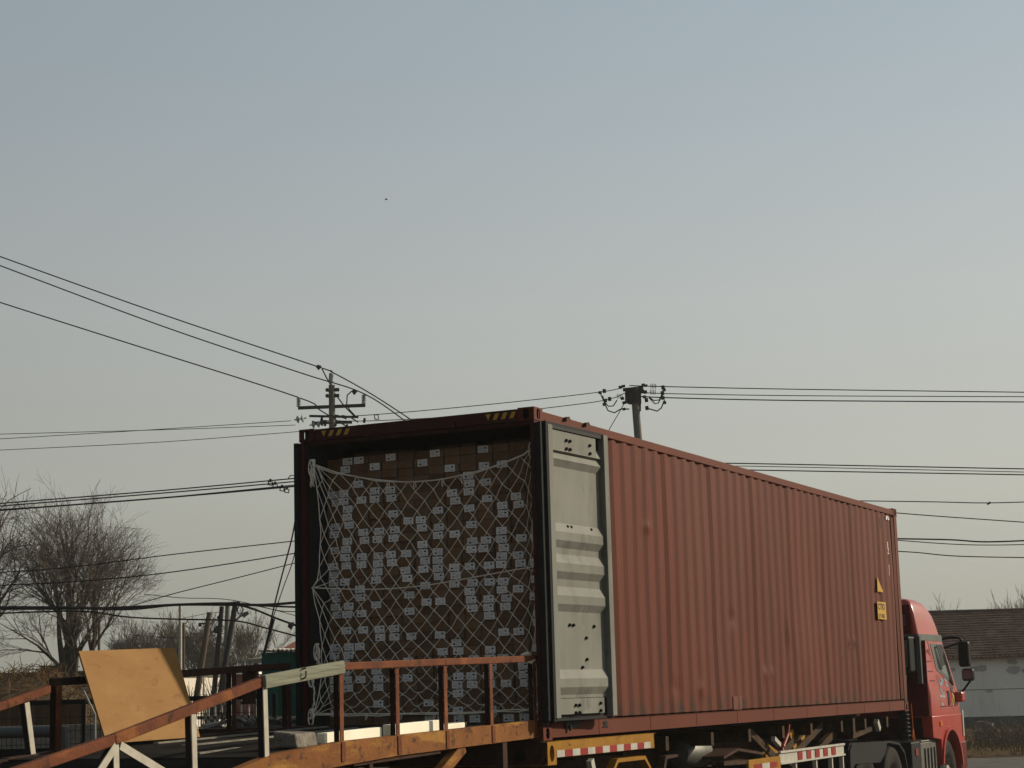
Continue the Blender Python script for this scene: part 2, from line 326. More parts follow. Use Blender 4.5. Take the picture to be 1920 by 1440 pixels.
# roof sheet, floor, front wall, inner lining
mb = MB(); n = 44
for k in range(n): mb.box(.12+k*.27, .12+k*.27+.16, .07, W-.07, H-.035, H-.012)
mb.box(.1, L-.1, .0555, W-.0555, H-.05, H-.036); mb.make('roof', 'paintdark', cont)
MB().box(.05, L-.1, .05, W-.05, .10, .155).make('floor', 'inside', cont)
fw = MB()
for k in range(8): fw.box(L-.09, L-.06, .14+k*.275, .14+k*.275+.14, .17, H-.12)
fw.box(L-.11, L-.091, .1, W-.1, .17, H-.12); fw.make('front_wall', 'paint', cont)
for yy in (.062, W-.066): MB().box(.052, 2.6, yy, yy+.004, .156, H-.052).make('inner_lining', 'inside', cont)
MB().box(.121, 2.6, .067, W-.067, H-.056, H-.052).make('ceiling_lining', 'inside', cont)
for y0, y1 in ((.0, .055), (W-.055, W)):
    MB().box(.1, L-.12, y0+.004, y1-.004, H-.10, H-.02).make('top_rail', 'paint', cont, bevel=.006)
    r = MB().box(.18, L-.18, y0+.006, y1-.006, .02, .150)
    yy = y0+.006 if y0 < 1 else y1-.006
    r.box(.18, L-.18, *( (yy-.004, yy+.03) if y0 < 1 else (yy-.03, yy+.004)),   .1505, .1535)
    for k in range(9): r.box(1.2+k*1.25, 1.212+k*1.25, yy-.003 if y0 < 1 else yy-.01, yy+.01 if y0 < 1 else yy+.003, .022, .148)
    r.make('bottom_rail', 'paintrail', cont)
for y in (.10, W-.112): MB().box(L-.31, L-.14, y, y+.012, .16, H-.1).make('post_recess', 'paintdark', cont)
for yb in (.0115, W-.0195): MB().box(L-.305, L-.296, yb if yb < 1 else W-.10, (yb+.09) if yb < 1 else yb, .17, H-.1).make('side_wall_edge', 'paint', cont)
for x in (.62, 1.06): MB().prism([(x, H-.05), (x+.10, H-.035), (x+.07, H-.01), (x+.02, H-.02)], -.03, .003).make('rope_hook', 'paintdark', cont)
for y in (.045, W-.06): MB().box(.16, L-.16, y, y+.012, .151, .19).make('painted_shadow_strip', 'rustshade', cont)  # dark strip painted in for the shadow line between wall and rail
for x0, x1 in ((.003, .16), (L-.15, L-.003)):
    for y0, y1 in ((.003, .048), (W-.048, W-.003)):
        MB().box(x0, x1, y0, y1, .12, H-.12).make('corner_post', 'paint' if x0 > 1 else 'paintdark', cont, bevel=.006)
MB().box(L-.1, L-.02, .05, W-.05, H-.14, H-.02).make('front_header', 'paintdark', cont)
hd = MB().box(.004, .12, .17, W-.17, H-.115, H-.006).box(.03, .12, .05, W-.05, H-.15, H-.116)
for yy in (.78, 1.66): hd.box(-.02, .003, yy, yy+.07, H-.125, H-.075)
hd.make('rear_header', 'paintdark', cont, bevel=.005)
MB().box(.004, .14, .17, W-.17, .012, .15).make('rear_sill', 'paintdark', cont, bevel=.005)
# corner castings with real openings
def casting(x0, y0, z0):
    bm = bmesh.new(); t = .016
    X, Y, Z = .178, .162, .118
    me = MB()
    def plate(o, u, v, hw, hh, nrm_, off=0):
        # plate with oval hole: o corner, u,v full edge vectors, hole half sizes
        o, u, v, nv = Vector(o), Vector(u), Vector(v), Vector(nrm_); c = o+u/2+v/2; ul, vl = u.length, v.length; uu, vv = u/ul, v/vl
        k = 16; outer = []; inner = []
        for i in range(k):
            a = 2*PI*(i+.5)/k; ca, sa = math.cos(a), math.sin(a)
            s_ = 1/max(abs(ca)/(ul/2), abs(sa)/(vl/2)); outer.append(c+uu*ca*s_+vv*sa*s_)
            inner.append(c+uu*math.copysign(abs(ca)**.75, ca)*hw+vv*math.copysign(abs(sa)**.75, sa)*hh)
        for q in (o, o+u, o+u+v, o+v):
            j = min(range(k), key=lambda i_: (outer[i_]-q).length); outer[j] = q
        vs = outer+inner+[p-nv*t for p in inner]
        me.add(vs, [(i, (i+1) % k, (i+1) % k+k, i+k) for i in range(k)]+[(i+k, (i+1) % k+k, (i+1) % k+2*k, i+2*k) for i in range(k)])
    plate((x0, y0, z0), (X, 0, 0), (0, 0, Z), .036, .048, (0, -1, 0)); plate((x0, y0+Y, z0), (X, 0, 0), (0, 0, Z), .036, .048, (0, 1, 0))
    plate((x0, y0, z0), (0, Y, 0), (0, 0, Z), .034, .048, (-1, 0, 0)); plate((x0+X, y0, z0), (0, Y, 0), (0, 0, Z), .034, .048, (1, 0, 0))
    plate((x0, y0, z0+Z), (X, 0, 0), (0, Y, 0), .06, .03, (0, 0, 1)); plate((x0, y0, z0), (X, 0, 0), (0, Y, 0), .06, .03, (0, 0, -1))
    me.box(x0+.04, x0+X-.04, y0+.04, y0+Y-.04, z0+.012, z0+Z-.012, 1)
    return me
for x in (-.002, L-.176):
    for y in (-.002, W-.16):
        for z in (0, H-.116):
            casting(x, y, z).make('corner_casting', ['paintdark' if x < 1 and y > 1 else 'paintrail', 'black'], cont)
# hazard stripes on the header
for y0, y1 in ((.50, .17), (2.22, 1.88)):
    n = 4; wdt = (y0-y1)/n
    for k in range(n):
        a = y0-k*wdt; z0, z1 = 2.812, 2.868
        poly = [(a-.01-.05, z0), (a-.01, z0), (a-.03, z1), (a-.075, z1)] if k else [(a, z1), (a-.05, z1), (a-.03, z0)]
        poly = [(a-wdt*.1, z0), (a-wdt*.58, z0), (a-wdt*.92, z1), (a-wdt*.42, z1)] if k else [(a-wdt*.55, z0), (a-wdt*.92, z1), (a-wdt*.25, z1)]
        MB().add([(0.001, y, z) for y, z in poly], [tuple(range(len(poly)))]).make('hazard_stripe', 'stripe', cont)
# labels and marks on the right side near the front
def side_plate(x0, x1, z0, z1, m, name, y=-.0015, poly=None):
    mb = MB(); pts = poly or [(x0, z0), (x1, z0), (x1, z1), (x0, z1)]
    mb.prism(pts, y, y+.003); return mb.make(name, m, cont)
def text_obj(s, size, x, y, z, m, parent, name, frame='side', bold=0, sx=1):
    cu = bpy.data.curves.new(name, 'FONT'); cu.body = s; cu.size = size; cu.extrude = .0006; cu.offset = bold
    o = bpy.data.objects.new(name, cu); C.objects.link(o)
    dg = bpy.context.evaluated_depsgraph_get(); me = bpy.data.meshes.new_from_object(o.evaluated_get(dg)); bpy.data.objects.remove(o)
    me.materials.clear(); me.materials.append(M[m]); me.name = name
    o = bpy.data.objects.new(name, me); C.objects.link(o); o.parent = parent
    org = ORIG.get(parent.name, {}).get('orig', (0, 0, 0)) if parent.type == 'EMPTY' else (0, 0, 0)
    o.location = Vector((x, y, z))-Vector(org); o.rotation_euler = (R(90), 0, 0); o.scale = (sx, 1, 1)
    return o
side_plate(0, 0, 0, 0, 'stripe', 'warning_triangle', poly=[(10.92, 1.66), (11.22, 1.66), (10.94, 1.86)])
pl = side_plate(10.87, 11.31, 1.28, 1.52, 'stripe', 'height_plate')
text_obj('CTIO', .115, 10.895, -.0025, 1.415, 'ink', pl, 'lettering', bold=.003, sx=1.25)
text_obj('2.9 HIG', .075, 10.90, -.0025, 1.30, 'ink', pl, 'lettering', bold=.002, sx=1.3)
for z, s_ in ((2.31, 'E'), (2.22, 'Z'), (1.99, '1'), (1.91, '1')):
    text_obj(s_, .11, 11.61, .008, z, 'sticker', cont, 'lettering')
side_plate(0, 0, 0, 0, 'sticker', 'corner_tape', y=.006, poly=[(11.62, 2.71), (11.69, 2.71), (11.72, 2.765), (11.66, 2.765)])
side_plate(0, 0, 0, 0, 'sticker', 'corner_tape', y=.006, poly=[(11.74, 2.71), (11.79, 2.71), (11.79, 2.765), (11.775, 2.765)])
side_plate(11.28, 11.30, 2.56, 2.70, 'black', 'vent_slot', y=.005)
M['paintlight'] = mat('repaint_patch', (.15, .055, .034), rough=.6)
side_plate(4.86, 5.0, .165, .31, 'paintlight', 'paint_patch', y=.0095)
side_plate(5.0, 5.14, .165, .31, 'paintlight', 'paint_patch', y=.0125)
side_plate(0, 0, 0, 0, 'black', 'stencil_mark', y=.0, poly=[(1.26, .075), (1.42, .075), (1.37, .10), (1.40, .125), (1.34, .14), (1.29, .125), (1.32, .10)])

# right-hand door: swung back along the side, its grey inner face outward
dr = bpy.data.objects.new('door', None); C.objects.link(dr); dr.parent = cont
HX, HY, OA = .02, -.105, R(-3.2)
dr.location = (HX, HY, 0); dr.rotation_euler = (0, 0, OA)
D0, D1, DZ0, DZ1 = 0.035, 1.175, .185, 2.742
def dpart(mb, name, m, **k): return mb.make(name, m, dr, off=(0, 0, 0), **k)
zcs = [2.45, 1.73, 1.455, 1.17, .447]
prof = [(DZ1-.23, .048)]
for z in zcs: prof += [(z+.155, .048), (z+.075, .016), (z, .016), (z-.065, .048)]
prof += [(DZ0+.17, .048)]
prof = sorted(prof, key=lambda q: -q[0])
clean = [prof[0]]
for q in prof[1:]:
    if clean[-1][0]-q[0] > .004: clean.append(q)
mb = MB(); X0, X1 = D0+.08, D1-.07
for z, y in clean: mb.v += [(X0, y, z), (X1-.015+.0*y, y, z)]
mb.f = [(2*i, 2*i+1, 2*i+3, 2*i+2) for i in range(len(clean)-1)]; mb.m = [0]*len(mb.f); dpart(mb, 'door_sheet', 'doorgrey')
dpart(MB().box(D0, D0+.085, 0, .06, DZ0, DZ1), 'door_frame', 'doorgrey', bevel=.004)
dpart(MB().box(D1-.078, D1+.01, -.012, .06, DZ0, DZ1+.01), 'door_frame', 'doorgrey', bevel=.004)
dpart(MB().box(D0+.087, D1-.19, .018, .03, DZ1-.21, DZ1-.035), 'locking_plate', 'doorgrey')
dpart(MB().box(D0+.087, D1-.19, .018, .03, DZ0+.03, DZ0+.165), 'locking_plate', 'doorgrey')
dpart(MB().box(D0+.086, D1-.076, .05, .06, DZ0+.0, DZ0+.17).box(D0+.086, D1-.076, .05, .06, DZ1-.23, DZ1).box(D0+.086, D1-.076, .005, .05, DZ1-.03, DZ1), 'door_rim', 'plastic')
dpart(MB().box(D0-.035, D0-.002, .004, .10, DZ0-.03, DZ1+.02).box(D0-.002, D1+.004, .02, .09, DZ1+.002, DZ1+.028).box(D0-.002, D1+.004, .03, .09, DZ0-.026, DZ0-.003).box(-.055, D0-.036, .03, .09, DZ0-.02, DZ1+.01), 'gasket', 'rubber', bevel=.004)
dpart(MB().box(D0, D1, .062, .09, DZ0, DZ1), 'outer_skin', 'paint')
for z in (2.60, 2.02, 1.30, .60, .28):
    dpart(MB().lathe([(0, -.06), (.022, -.06), (.022, .06), (0, .06)], (-.01, .085, z), 'z', 10).box(-.01, .09, .09, .10, z-.05, z+.05), 'hinge', 'paintdark')
for x, z in [(.40, 2.63), (.47, 2.63), (.86, 2.63), (.40, 2.555), (.47, 2.555), (.86, 2.555), (.42, 1.86), (.49, 1.86), (.88, 1.86), (.41, .99), (.48, .99), (.88, .985), (.72, .88), (.72, .69), (.63, .53+.0), (.63, .62), (.42, .29), (.49, .29), (.90, .30), (.42, .225), (.49, .225), (.90, .235)]:
    yb = .018 if z > 2.5 or z < .34 else .048
    dpart(MB().lathe([(0, -.022), (.010, -.02), (.015, -.01), (.015, .002)], (x, yb, z), 'y', 10), 'bolt', 'black')
# left-hand door, folded back along the far side
d2 = bpy.data.objects.new('door', None); C.objects.link(d2); d2.parent = cont; d2.location = (.0, W+.003, 0)
for nm, mm, mb in (('door_sheet', 'paintdark', MB().box(.02, 1.18, .0, .02, .18, 2.74)), ('gasket', 'rubber', MB().box(-.03, .019, .0, .042, .15, 2.77)), ('door_frame', 'paintdark', MB().box(.02, .1, .021, .036, .17, 2.75)), ('door_frame', 'paintdark', MB().box(1.1, 1.18, .021, .036, .17, 2.75))):
    mb.make(nm, mm, d2, off=(0, 0, 0))
# lashing rods/cam seats at the sill
MB().box(.45, .72, -.012, .004, .095, .15).box(.5, .53, -.03, -.013, .07, .11).make('door_retainer', 'plastic', cont)

# ------------------------------------------------------------------ cartons
GRID = """.##.#..#..#...
.#.#..#.......
........#.##..
..#......#....
##.##....##...
#####...##....
.#......#.#.#.
.#..#..#.#.##.
##...##....#..
#.###.##.#....
.####..##..#..
##....#..#####
.#######.###..
#####.##...##.
#..#.#########
##.#.#.##.....
#.#...#.####.#
#.#..#...#.##.
##.#..##.###.#
###..#...###..
..........#..#
.####........#
...###.#...##.
###.....#.....
##.....##.#..#
.#.#.#...###..
.#.#......#.#.
####.#.####.##
##.#...#######
........#.....
...#..#.......
#.......#.#...
......####.##.""".split()
NR, NC, PW, PH, XB = 33, 14, .1635, .0754, .33
ORD = ['top', 'second', 'third', 'fourth', 'fifth', 'sixth', 'seventh', 'eighth', 'ninth', 'tenth', 'eleventh', 'twelfth', 'thirteenth', 'fourteenth', 'fifteenth', 'sixteenth', 'seventeenth', 'eighteenth', 'nineteenth', 'twentieth', 'twenty-first', 'twenty-second', 'twenty-third', 'twenty-fourth', 'twenty-fifth', 'twenty-sixth', 'twenty-seventh', 'twenty-eighth', 'twenty-ninth', 'thirtieth', 'thirty-first', 'thirty-second', 'thirty-third']
def carton_mb(o=(0, 0, 0), w_=.156, h=.0725, tape=True):
    x, y, z = o; mb = MB().box(x, x+.24, y-w_/2, y+w_/2, z, z+h, 0)
    if tape: mb.box(x-.0007, x+.0, y-w_/2+.004, y-w_/2+.034, z+.003, z+h-.003, 1)
    return mb
def sticker_mb(kind, o=(0, 0, 0)):
    x, y, z = o; s = -1 if kind else 1                  # y runs to the left in view
    mb = MB().box(x-.0016, x-.0008, y-.052, y+.052, z+.004, z+.069, 0)
    f = lambda a, b, c, d, mi: mb.box(x-.0022, x-.0017, y+min(a*s, b*s), y+max(a*s, b*s), z+c, z+d, mi)
    if kind: f(.012, .034, .040, .054, 1); f(.018, .028, .012, .021, 1)
    else: f(.012, .034, .016, .031, 1); f(.014, .024, .050, .060, 1)
    f(-.040, .004, .020, .024, 2); f(-.040, -.004, .032, .035, 2); f(-.040, .0, .044, .047, 2)
    return mb
proto = carton_mb().make('carton', ['carton', 'tape']); pd = proto.data
proto2 = carton_mb(tape=False).make('carton', ['cartondark', 'tape']); pd2 = proto2.data
st_me = []
for k in (0, 1):
    o_ = sticker_mb(k).make('sticker', ['sticker', 'ink', 'ink2']); st_me.append(o_.data); bpy.data.objects.remove(o_)
bpy.data.objects.remove(proto); bpy.data.objects.remove(proto2)
rest = MB(); restst = MB()
for r in range(NR):
    for c in range(NC):
        lab = GRID[r][c] == '#'
        y = 2.385-PW*(c+.5)+random.uniform(-.004, .004)+.012*math.sin(r*.55)*(1 if c < 6 else .5); z = .1585+PH*(NR-1-r)+.0007
        y = min(2.29, max(.145, y))
        x = XB+random.uniform(-.012, .012)+.010*math.sin(c*1.3+r*.4)+(.04 if c == 0 else 0); k = random.random() < .68
        k = 1 if k else 0; sy = random.uniform(-.022, .022); rz = random.uniform(-.03, .03)
        if c >= 4 and r < 30:
            b = bpy.data.objects.new('carton', pd if random.random() < .8 else pd2); C.objects.link(b)
            b.location = L2W(x, y, z); b.rotation_euler = (0, 0, TH+rz)
            rt = {13: 'rightmost column', 12: 'second column from the right'}.get(c, ORD[c]+' column from the left')
            rt = rt.replace('top ', 'first ')
            tag(b, ('carton with white sticker, ' if lab else 'plain brown carton, ')+ORD[r]+(' row, ' if r == 0 else ' row down, ')+rt, 'carton', 'cartons stacked behind the cargo net')
            if lab:
                s = bpy.data.objects.new('sticker', st_me[k]); C.objects.link(s); s.parent = b
                s.location = (0, sy, 0); s.rotation_euler = (random.uniform(-.05, .05), 0, 0)
        else:
            mb = carton_mb((x, y, z)); base = len(rest.v); rest.v += mb.v; rest.f += [tuple(i+base for i in f) for f in mb.f]; rest.m += mb.m
            if lab:
                mb = sticker_mb(k, (x, y+sy, z)); base = len(rest.v); rest.v += mb.v; rest.f += [tuple(i+base for i in f) for f in mb.f]; rest.m += [q+2 for q in mb.m]
ro = rest.make('carton_stack', ['carton', 'tape', 'sticker', 'ink', 'ink2']); ro.location = L2W(0, 0, 0); ro.rotation_euler = (0, 0, TH)
tag(ro, 'brown cartons in the four leftmost columns and the bottom rows of the load', 'cartons', 'cartons stacked behind the cargo net', 'stuff')
# second row of cartons just visible deeper in, above the first
bk2 = MB()
for c in range(NC):
    if c in (0, 5, 9): continue
    y = 2.385-PW*(c+.5)-.01; mb = carton_mb((XB+.30, min(2.29, max(.145, y)), .1585+PH*33+.001)); base = len(bk2.v); bk2.v += mb.v; bk2.f += [tuple(i+base for i in f) for f in mb.f]; bk2.m += mb.m
bk2.box(XB+.30, XB+.9, .08, 2.36, .158, .1585+PH*33-.002, 0)
o = bk2.make('carton_stack', ['cartondark', 'tape']); o.location = L2W(0, 0, 0); o.rotation_euler = (0, 0, TH)
tag(o, 'dim second tier of cartons deeper in the container above the top row', 'cartons', kind='stuff')

# ------------------------------------------------------------------ cargo net (relaxed knot grid hung on its tie points)
net = lroot('cargo_net', .05, 1.2, .2, 'white knotted rope cargo net stretched across the open end over the cartons', 'cargo net')
NU, NV = 17, 27                                   # knots across, knot rows down
rng = np.random.default_rng(3)
PTL, PML, PBL = (.02, 2.30, 2.56), (.03, 2.33, 1.42), (.02, 2.33, .27)
PTR, PMR, PBR = (.06, .04, 2.55), (.08, .045, 1.47), (.04, .06, .27)
u = np.linspace(0, 1, NU); v = np.linspace(0, 1, NV)
P = np.zeros((NV, NU, 3))
def lerp3(a, b, t): return np.array(a)*(1-t)+np.array(b)*t
for j in range(NV):
    t = v[j]
    l = lerp3(PTL, PML, t*2) if t < .5 else lerp3(PML, PBL, t*2-1)
    r = lerp3(PTR, PMR, t*2) if t < .5 else lerp3(PMR, PBR, t*2-1)
    for i in range(NU): P[j, i] = lerp3(l, r, u[i])
topline = np.array([lerp3(PTL, PTR, q) for q in u]); topline[:, 2] -= .20*np.sin(PI*u)**.8*(1-.25*(u-.5)); topline[:, 0] = .06+.2*np.sin(PI*u)**.5
botline = np.array([lerp3(PBL, PBR, q) for q in u]); botline[:, 2] -= .02*np.sin(PI*u); botline[:, 0] = .06+.2*np.sin(PI*u)**.5
def us(k0, k1):   # gathered knots at both ends of the rope
    a = np.clip((np.arange(NU)-k0)/(NU-1-k0-k1), 0, 1); return a
def samp(line, q): return np.array([[np.interp(x, u, line[:, d]) for d in range(3)] for x in q])
P[0] = samp(topline, us(2, 1)*.985+.008); P[-1] = samp(botline, us(2, 1)*.99+.005)
pin = np.zeros((NV, NU), bool); pin[0] = True; pin[-1] = True
for j, tgt, i in [(1, PTL, 0), (2, PTL, 0), (3, PTL, 0), (NV-2, PBL, 0), (NV-3, PBL, 0), (12, PML, 0), (13, PML, 0), (14, PML, 0), (13, PML, 1), (1, PTR, NU-1), (2, PTR, NU-1), (13, PMR, NU-1), (12, PMR, NU-1), (NV-2, PBR, NU-1), (NV-3, PBR, NU-1)]:
    P[j, i] = tgt; pin[j, i] = True
for it in range(420):
    Q = P.copy(); A = np.zeros_like(P); Wt = np.zeros((NV, NU, 1))
    for dj in (-1, 1):
        for j in range(NV):
            jj = j+dj
            if not 0 <= jj < NV: continue
            for s in (0, -1) if j % 2 else (0, 1):      # offset diamond lattice
                sh = s
                src = np.arange(NU)+ (sh if j % 2 == 0 else sh)
                ok = (src >= 0) & (src < NU)
                A[j, ok] += P[jj, src[ok]]; Wt[j, ok] += 1
    # free vertical edges are held by the outermost cord
    for i in (0, NU-1):
        A[1:-1, i] += 1.6*(P[:-2, i]+P[2:, i])/1; Wt[1:-1, i] += 3.2
    Nw = A/np.maximum(Wt, 1); Nw[..., 2] -= .0016
    Nw[:, 0, 1] = np.maximum(Nw[:, 0, 1], 2.25); Nw[:, 1, 1] = np.maximum(Nw[:, 1, 1], 2.17); Nw[:, -1, 1] = np.minimum(Nw[:, -1, 1], .09); Nw[:, -2, 1] = np.minimum(Nw[:, -2, 1], .16)
    P = np.where(pin[..., None], P, Nw)
P[..., 0] = np.clip(P[..., 0], .02, .262)
ns = rng.normal(0, 1, P.shape)*np.array([.004, .006, .006]); ns[pin] = 0; P += ns
cords = MB(); knots = MB()
for j in range(NV-1):
    for i in range(NU):
        for s in ((0, -1) if j % 2 else (0, 1)):
            ii = i+s
            if not 0 <= ii < NU: continue
            a, b = Vector(P[j, i]), Vector(P[j+1, ii]); d = (b-a).length
            if d < .004: continue
            slack = .10 if j < 17 else .10+.35*max(0, (j-17)/7)
            m_ = (a+b)/2+Vector((random.uniform(-.01, .0), random.uniform(-.03, .03), random.uniform(-1, .3)*.25))*d*slack*2
            cords.tube([a, m_, b], .0038 if s == 0 else .0033, 4, cap=False)
for j in range(0, NV):
    for i in range(NU):
        if pin[j, i]: continue
        p = Vector(P[j, i]); knots.tube([p+Vector((0, 0, .009)), p-Vector((0, 0, .009))], [.0055, .0055], 5)
for i in (0, NU-1): cords.tube([P[j, i] for j in range(NV)], .005, 4)
cords.make('netting', 'rope', net); knots.make('knots', 'rope', net)['kind'] = 'stuff'
rp = MB().tube([topline[i]+rng.normal(0, .003, 3) for i in range(NU)], .007, 6).tube([topline[i]+rng.normal(0, .006, 3)+np.array([-.008, 0, -.008]) for i in range(NU)], .006, 5)
rp.make('head_rope', 'rope', net, smooth='all')
MB().tube([botline[i]+rng.normal(0, .003, 3) for i in range(NU)], .008, 6).tube([botline[i]+rng.normal(0, .005, 3)+np.array([-.008, 0, -.012]) for i in range(NU)], .006, 5).make('foot_rope', 'rope', net, smooth='all')
mid = [lerp3(PML, PMR, q)+np.array([.16*math.sin(PI*q)**.5-.02, 0, -.03*math.sin(PI*q)-.03*math.sin(q*5)]) for q in np.linspace(0, 1, 18)]
MB().tube(mid, .006, 5).make('belly_rope', 'rope', net, smooth='all')
def coil(p, drop, n, r=.006, name='tie_rope'):
    mb = MB()
    for k in range(n):
        pts = []; ph = random.uniform(0, 6)
        for q in range(9):
            t = q/8; pts.append((p[0]-.015+random.uniform(-.008, .008), p[1]+.02*math.sin(t*5+ph)+random.uniform(-.008, .008), p[2]+.05-t*drop*random.uniform(.8, 1)))
        mb.tube(pts, r, 5)
    ring = [(p[0]-.02, p[1]+.012+.028*math.cos(a), p[2]-.03+.075*math.sin(a)) for a in np.linspace(0, 2*PI, 13)]
    mb.tube(ring, r*1.2, 5); mb.make(name, 'rope', net, smooth='all')
coil(PTL, .30, 5, .0058); coil(PBL, .10, 5, .006); coil((.03, 2.27, .86), .22, 5, .005); coil((.03, 2.33, .62), .36, 2, .007); coil(PBR, .12, 3, .005); coil(PTR, .1, 2, .005)
for q in (.3, .42, .55, .64): 
    p = samp(topline, [q])[0]; MB().tube([p, p+np.array([-.01, .012, -.03]), p+np.array([-.01, .004, -.075])], .005, 5).tube([p, p+np.array([-.01, -.012, -.03]), p+np.array([-.01, -.014, -.06])], .004, 5).make('knot_tail', 'rope', net)
for q in (.2, .35, .5, .62, .78, .9):
    p = samp(botline, [q])[0]; MB().tube([p, p+np.array([-.01, .012, -.02]), p+np.array([-.01, .006, -.055]), p+np.array([-.01, -.01, -.03]), p], .0045, 5).make('knot_tail', 'rope', net)

# ------------------------------------------------------------------ loading ramp
ramp_ = lroot('loading_ramp', -3, 1.2, -1.5, 'rusty steel loading ramp with handrails leading up to the open container', 'loading ramp')
SL = .19
def zd(x):      # deck edge height (top of side beam)
    if x > -3.2: return .177+(x-.05)*.0218
    if x > -4.1: return .106+(x+3.2)*.060
    return .052+(x+4.1)*SL
def beam(y0, y1, name, m):
    xs = [.05, -1.2, -2.4, -3.2, -4.1]
    for a, b in (((.05, -3.19), (-3.19, -4.1)) ):
        pass
    top = [(x, zd(x)) for x in xs]; bot = [(x, zd(x)-.148-.02*(x < -3)) for x in reversed(xs)]
    MB().prism(top+bot, y0, y1).make(name, m, ramp_)
    xs = [-4.1, -6, -8, -12]
    top = [(x, zd(x)-.004) for x in xs]; bot = [(x, zd(x)-.165) for x in reversed(xs)]
    MB().prism(top+bot, y0+.001, y1-.001).make(name, m, ramp_)
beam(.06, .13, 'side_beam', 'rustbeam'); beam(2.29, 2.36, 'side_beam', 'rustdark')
MB().prism([(.05, zd(.05)-.012), (-3.2, zd(-3.2)-.012), (-4.1, zd(-4.1)-.012), (-4.1, zd(-4.1)-.03), (.05, zd(.05)-.03)], .13, 2.29).make('deck_plate', 'deck', ramp_)
MB().prism([(-4.1, zd(-4.1)-.03), (-12, zd(-12)-.03), (-12, zd(-12)-.045), (-4.1, zd(-4.1)-.045)], .13, 2.29).make('deck_plate', 'deck', ramp_)
gt = MB()                                             # raised anti-slip bars of the sloping deck
x = -4.15
while x > -7.5:
    z = zd(x)-.03; gt.add([(x, .131, z), (x-.02, .131, z), (x-.01, .131, z+.016), (x, 2.289, z), (x-.02, 2.289, z), (x-.01, 2.289, z+.016)], [(0, 2, 5, 3), (1, 4, 5, 2), (0, 1, 2), (3, 5, 4)]); x -= .05
gt.make('anti_slip_bars', 'deck', ramp_)['kind'] = 'stuff'
for x0, x1, y in ((-2.9, -.4, 1.9), (-3.3, -.8, 1.35), (-3.9, -1.5, .8)):
    MB().bar((x0, y, zd(x0)-.004), (x1, y+.03, zd(x1)-.004), .05, .012).make('deck_strip', 'stone', ramp_)
for x in (-.3, -1.1, -1.9, -2.7, -3.5, -4.6, -5.6, -6.6, -8, -9.5, -11):
    MB().box(x-.03, x+.03, .131, 2.289, zd(x)-.15, zd(x)-.046).make('cross_bearer', 'rustdark', ramp_)
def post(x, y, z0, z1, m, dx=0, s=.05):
    # angle iron: shade painted into the cross flange, outer flange keeps its own colour
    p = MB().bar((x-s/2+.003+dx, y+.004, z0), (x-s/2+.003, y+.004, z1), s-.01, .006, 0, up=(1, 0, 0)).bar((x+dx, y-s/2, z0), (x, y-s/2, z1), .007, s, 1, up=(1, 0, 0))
    return p.make('post', ['deck' if m == 'galv' else 'rustshade', m], ramp_)
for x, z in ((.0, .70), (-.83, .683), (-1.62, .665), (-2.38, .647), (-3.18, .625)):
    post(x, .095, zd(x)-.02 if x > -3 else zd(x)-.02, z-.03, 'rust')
    MB().box(x-.026, x+.026, .052, .0595, zd(x)-.14, zd(x)-.004).make('weld_plate', 'rust', ramp_)
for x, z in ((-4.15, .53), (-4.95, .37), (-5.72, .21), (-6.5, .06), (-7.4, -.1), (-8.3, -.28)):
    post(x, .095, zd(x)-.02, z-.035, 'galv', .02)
def rail(pts, y, m, wd, ht, name='handrail'):
    for a, b in zip(pts, pts[1:]): MB().bar((a[0], y, a[1]), (b[0], y, b[1]), wd, ht).make(name, m, ramp_, bevel=.006)
rail([(.06, .70), (-1.6, .668), (-3.18, .632)], .095, 'rust', .05, .055)
rail([(-3.16, .628), (-4.17, .530)], .07, 'timber', .045, .09, 'timber_handrail')
MB().bar((-3.16, .046, .636), (-4.17, .046, .538), .004, .018).bar((-3.16, .046, .606), (-4.17, .046, .508), .004, .016).make('timber_batten', 'timber', ramp_)
rail([(-4.14, .535), (-5.72, .205), (-7.2, -.06), (-8.8, -.37)], .095, 'rust', .05, .065)
MB().tube([(-3.72, .02, .6), (-3.72, .02, .56), (-3.72, .1, .52), (-3.72, .12, .6), (-3.72, .02, .62)], .006, 5).make('wire_tie', 'iron', ramp_)
for dx in (-.62, .75):
    MB().bar((-5.70+.02*(dx > 0)-.02*(dx < 0), .068, .17), (-5.70+dx, .068, zd(-5.7+dx)-.02), .007, .05, 1).bar((-5.72+.02*(dx > 0)-.02*(dx < 0), .09, .17), (-5.72+dx, .09, zd(-5.7+dx)-.02), .04, .008, 0).make('brace', ['deck', 'galv'], ramp_)
# far side rail
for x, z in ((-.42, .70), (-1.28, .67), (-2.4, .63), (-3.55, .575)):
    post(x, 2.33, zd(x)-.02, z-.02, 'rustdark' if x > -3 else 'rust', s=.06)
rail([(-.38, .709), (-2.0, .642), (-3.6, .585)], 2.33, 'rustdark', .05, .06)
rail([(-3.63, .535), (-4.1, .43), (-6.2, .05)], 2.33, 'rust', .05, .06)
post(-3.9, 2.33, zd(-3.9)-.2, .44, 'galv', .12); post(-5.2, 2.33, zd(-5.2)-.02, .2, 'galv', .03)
MB().box(-.98, -.86, 2.36, 2.42, .38, .70).make('rail_bracket', 'rustdark', ramp_)
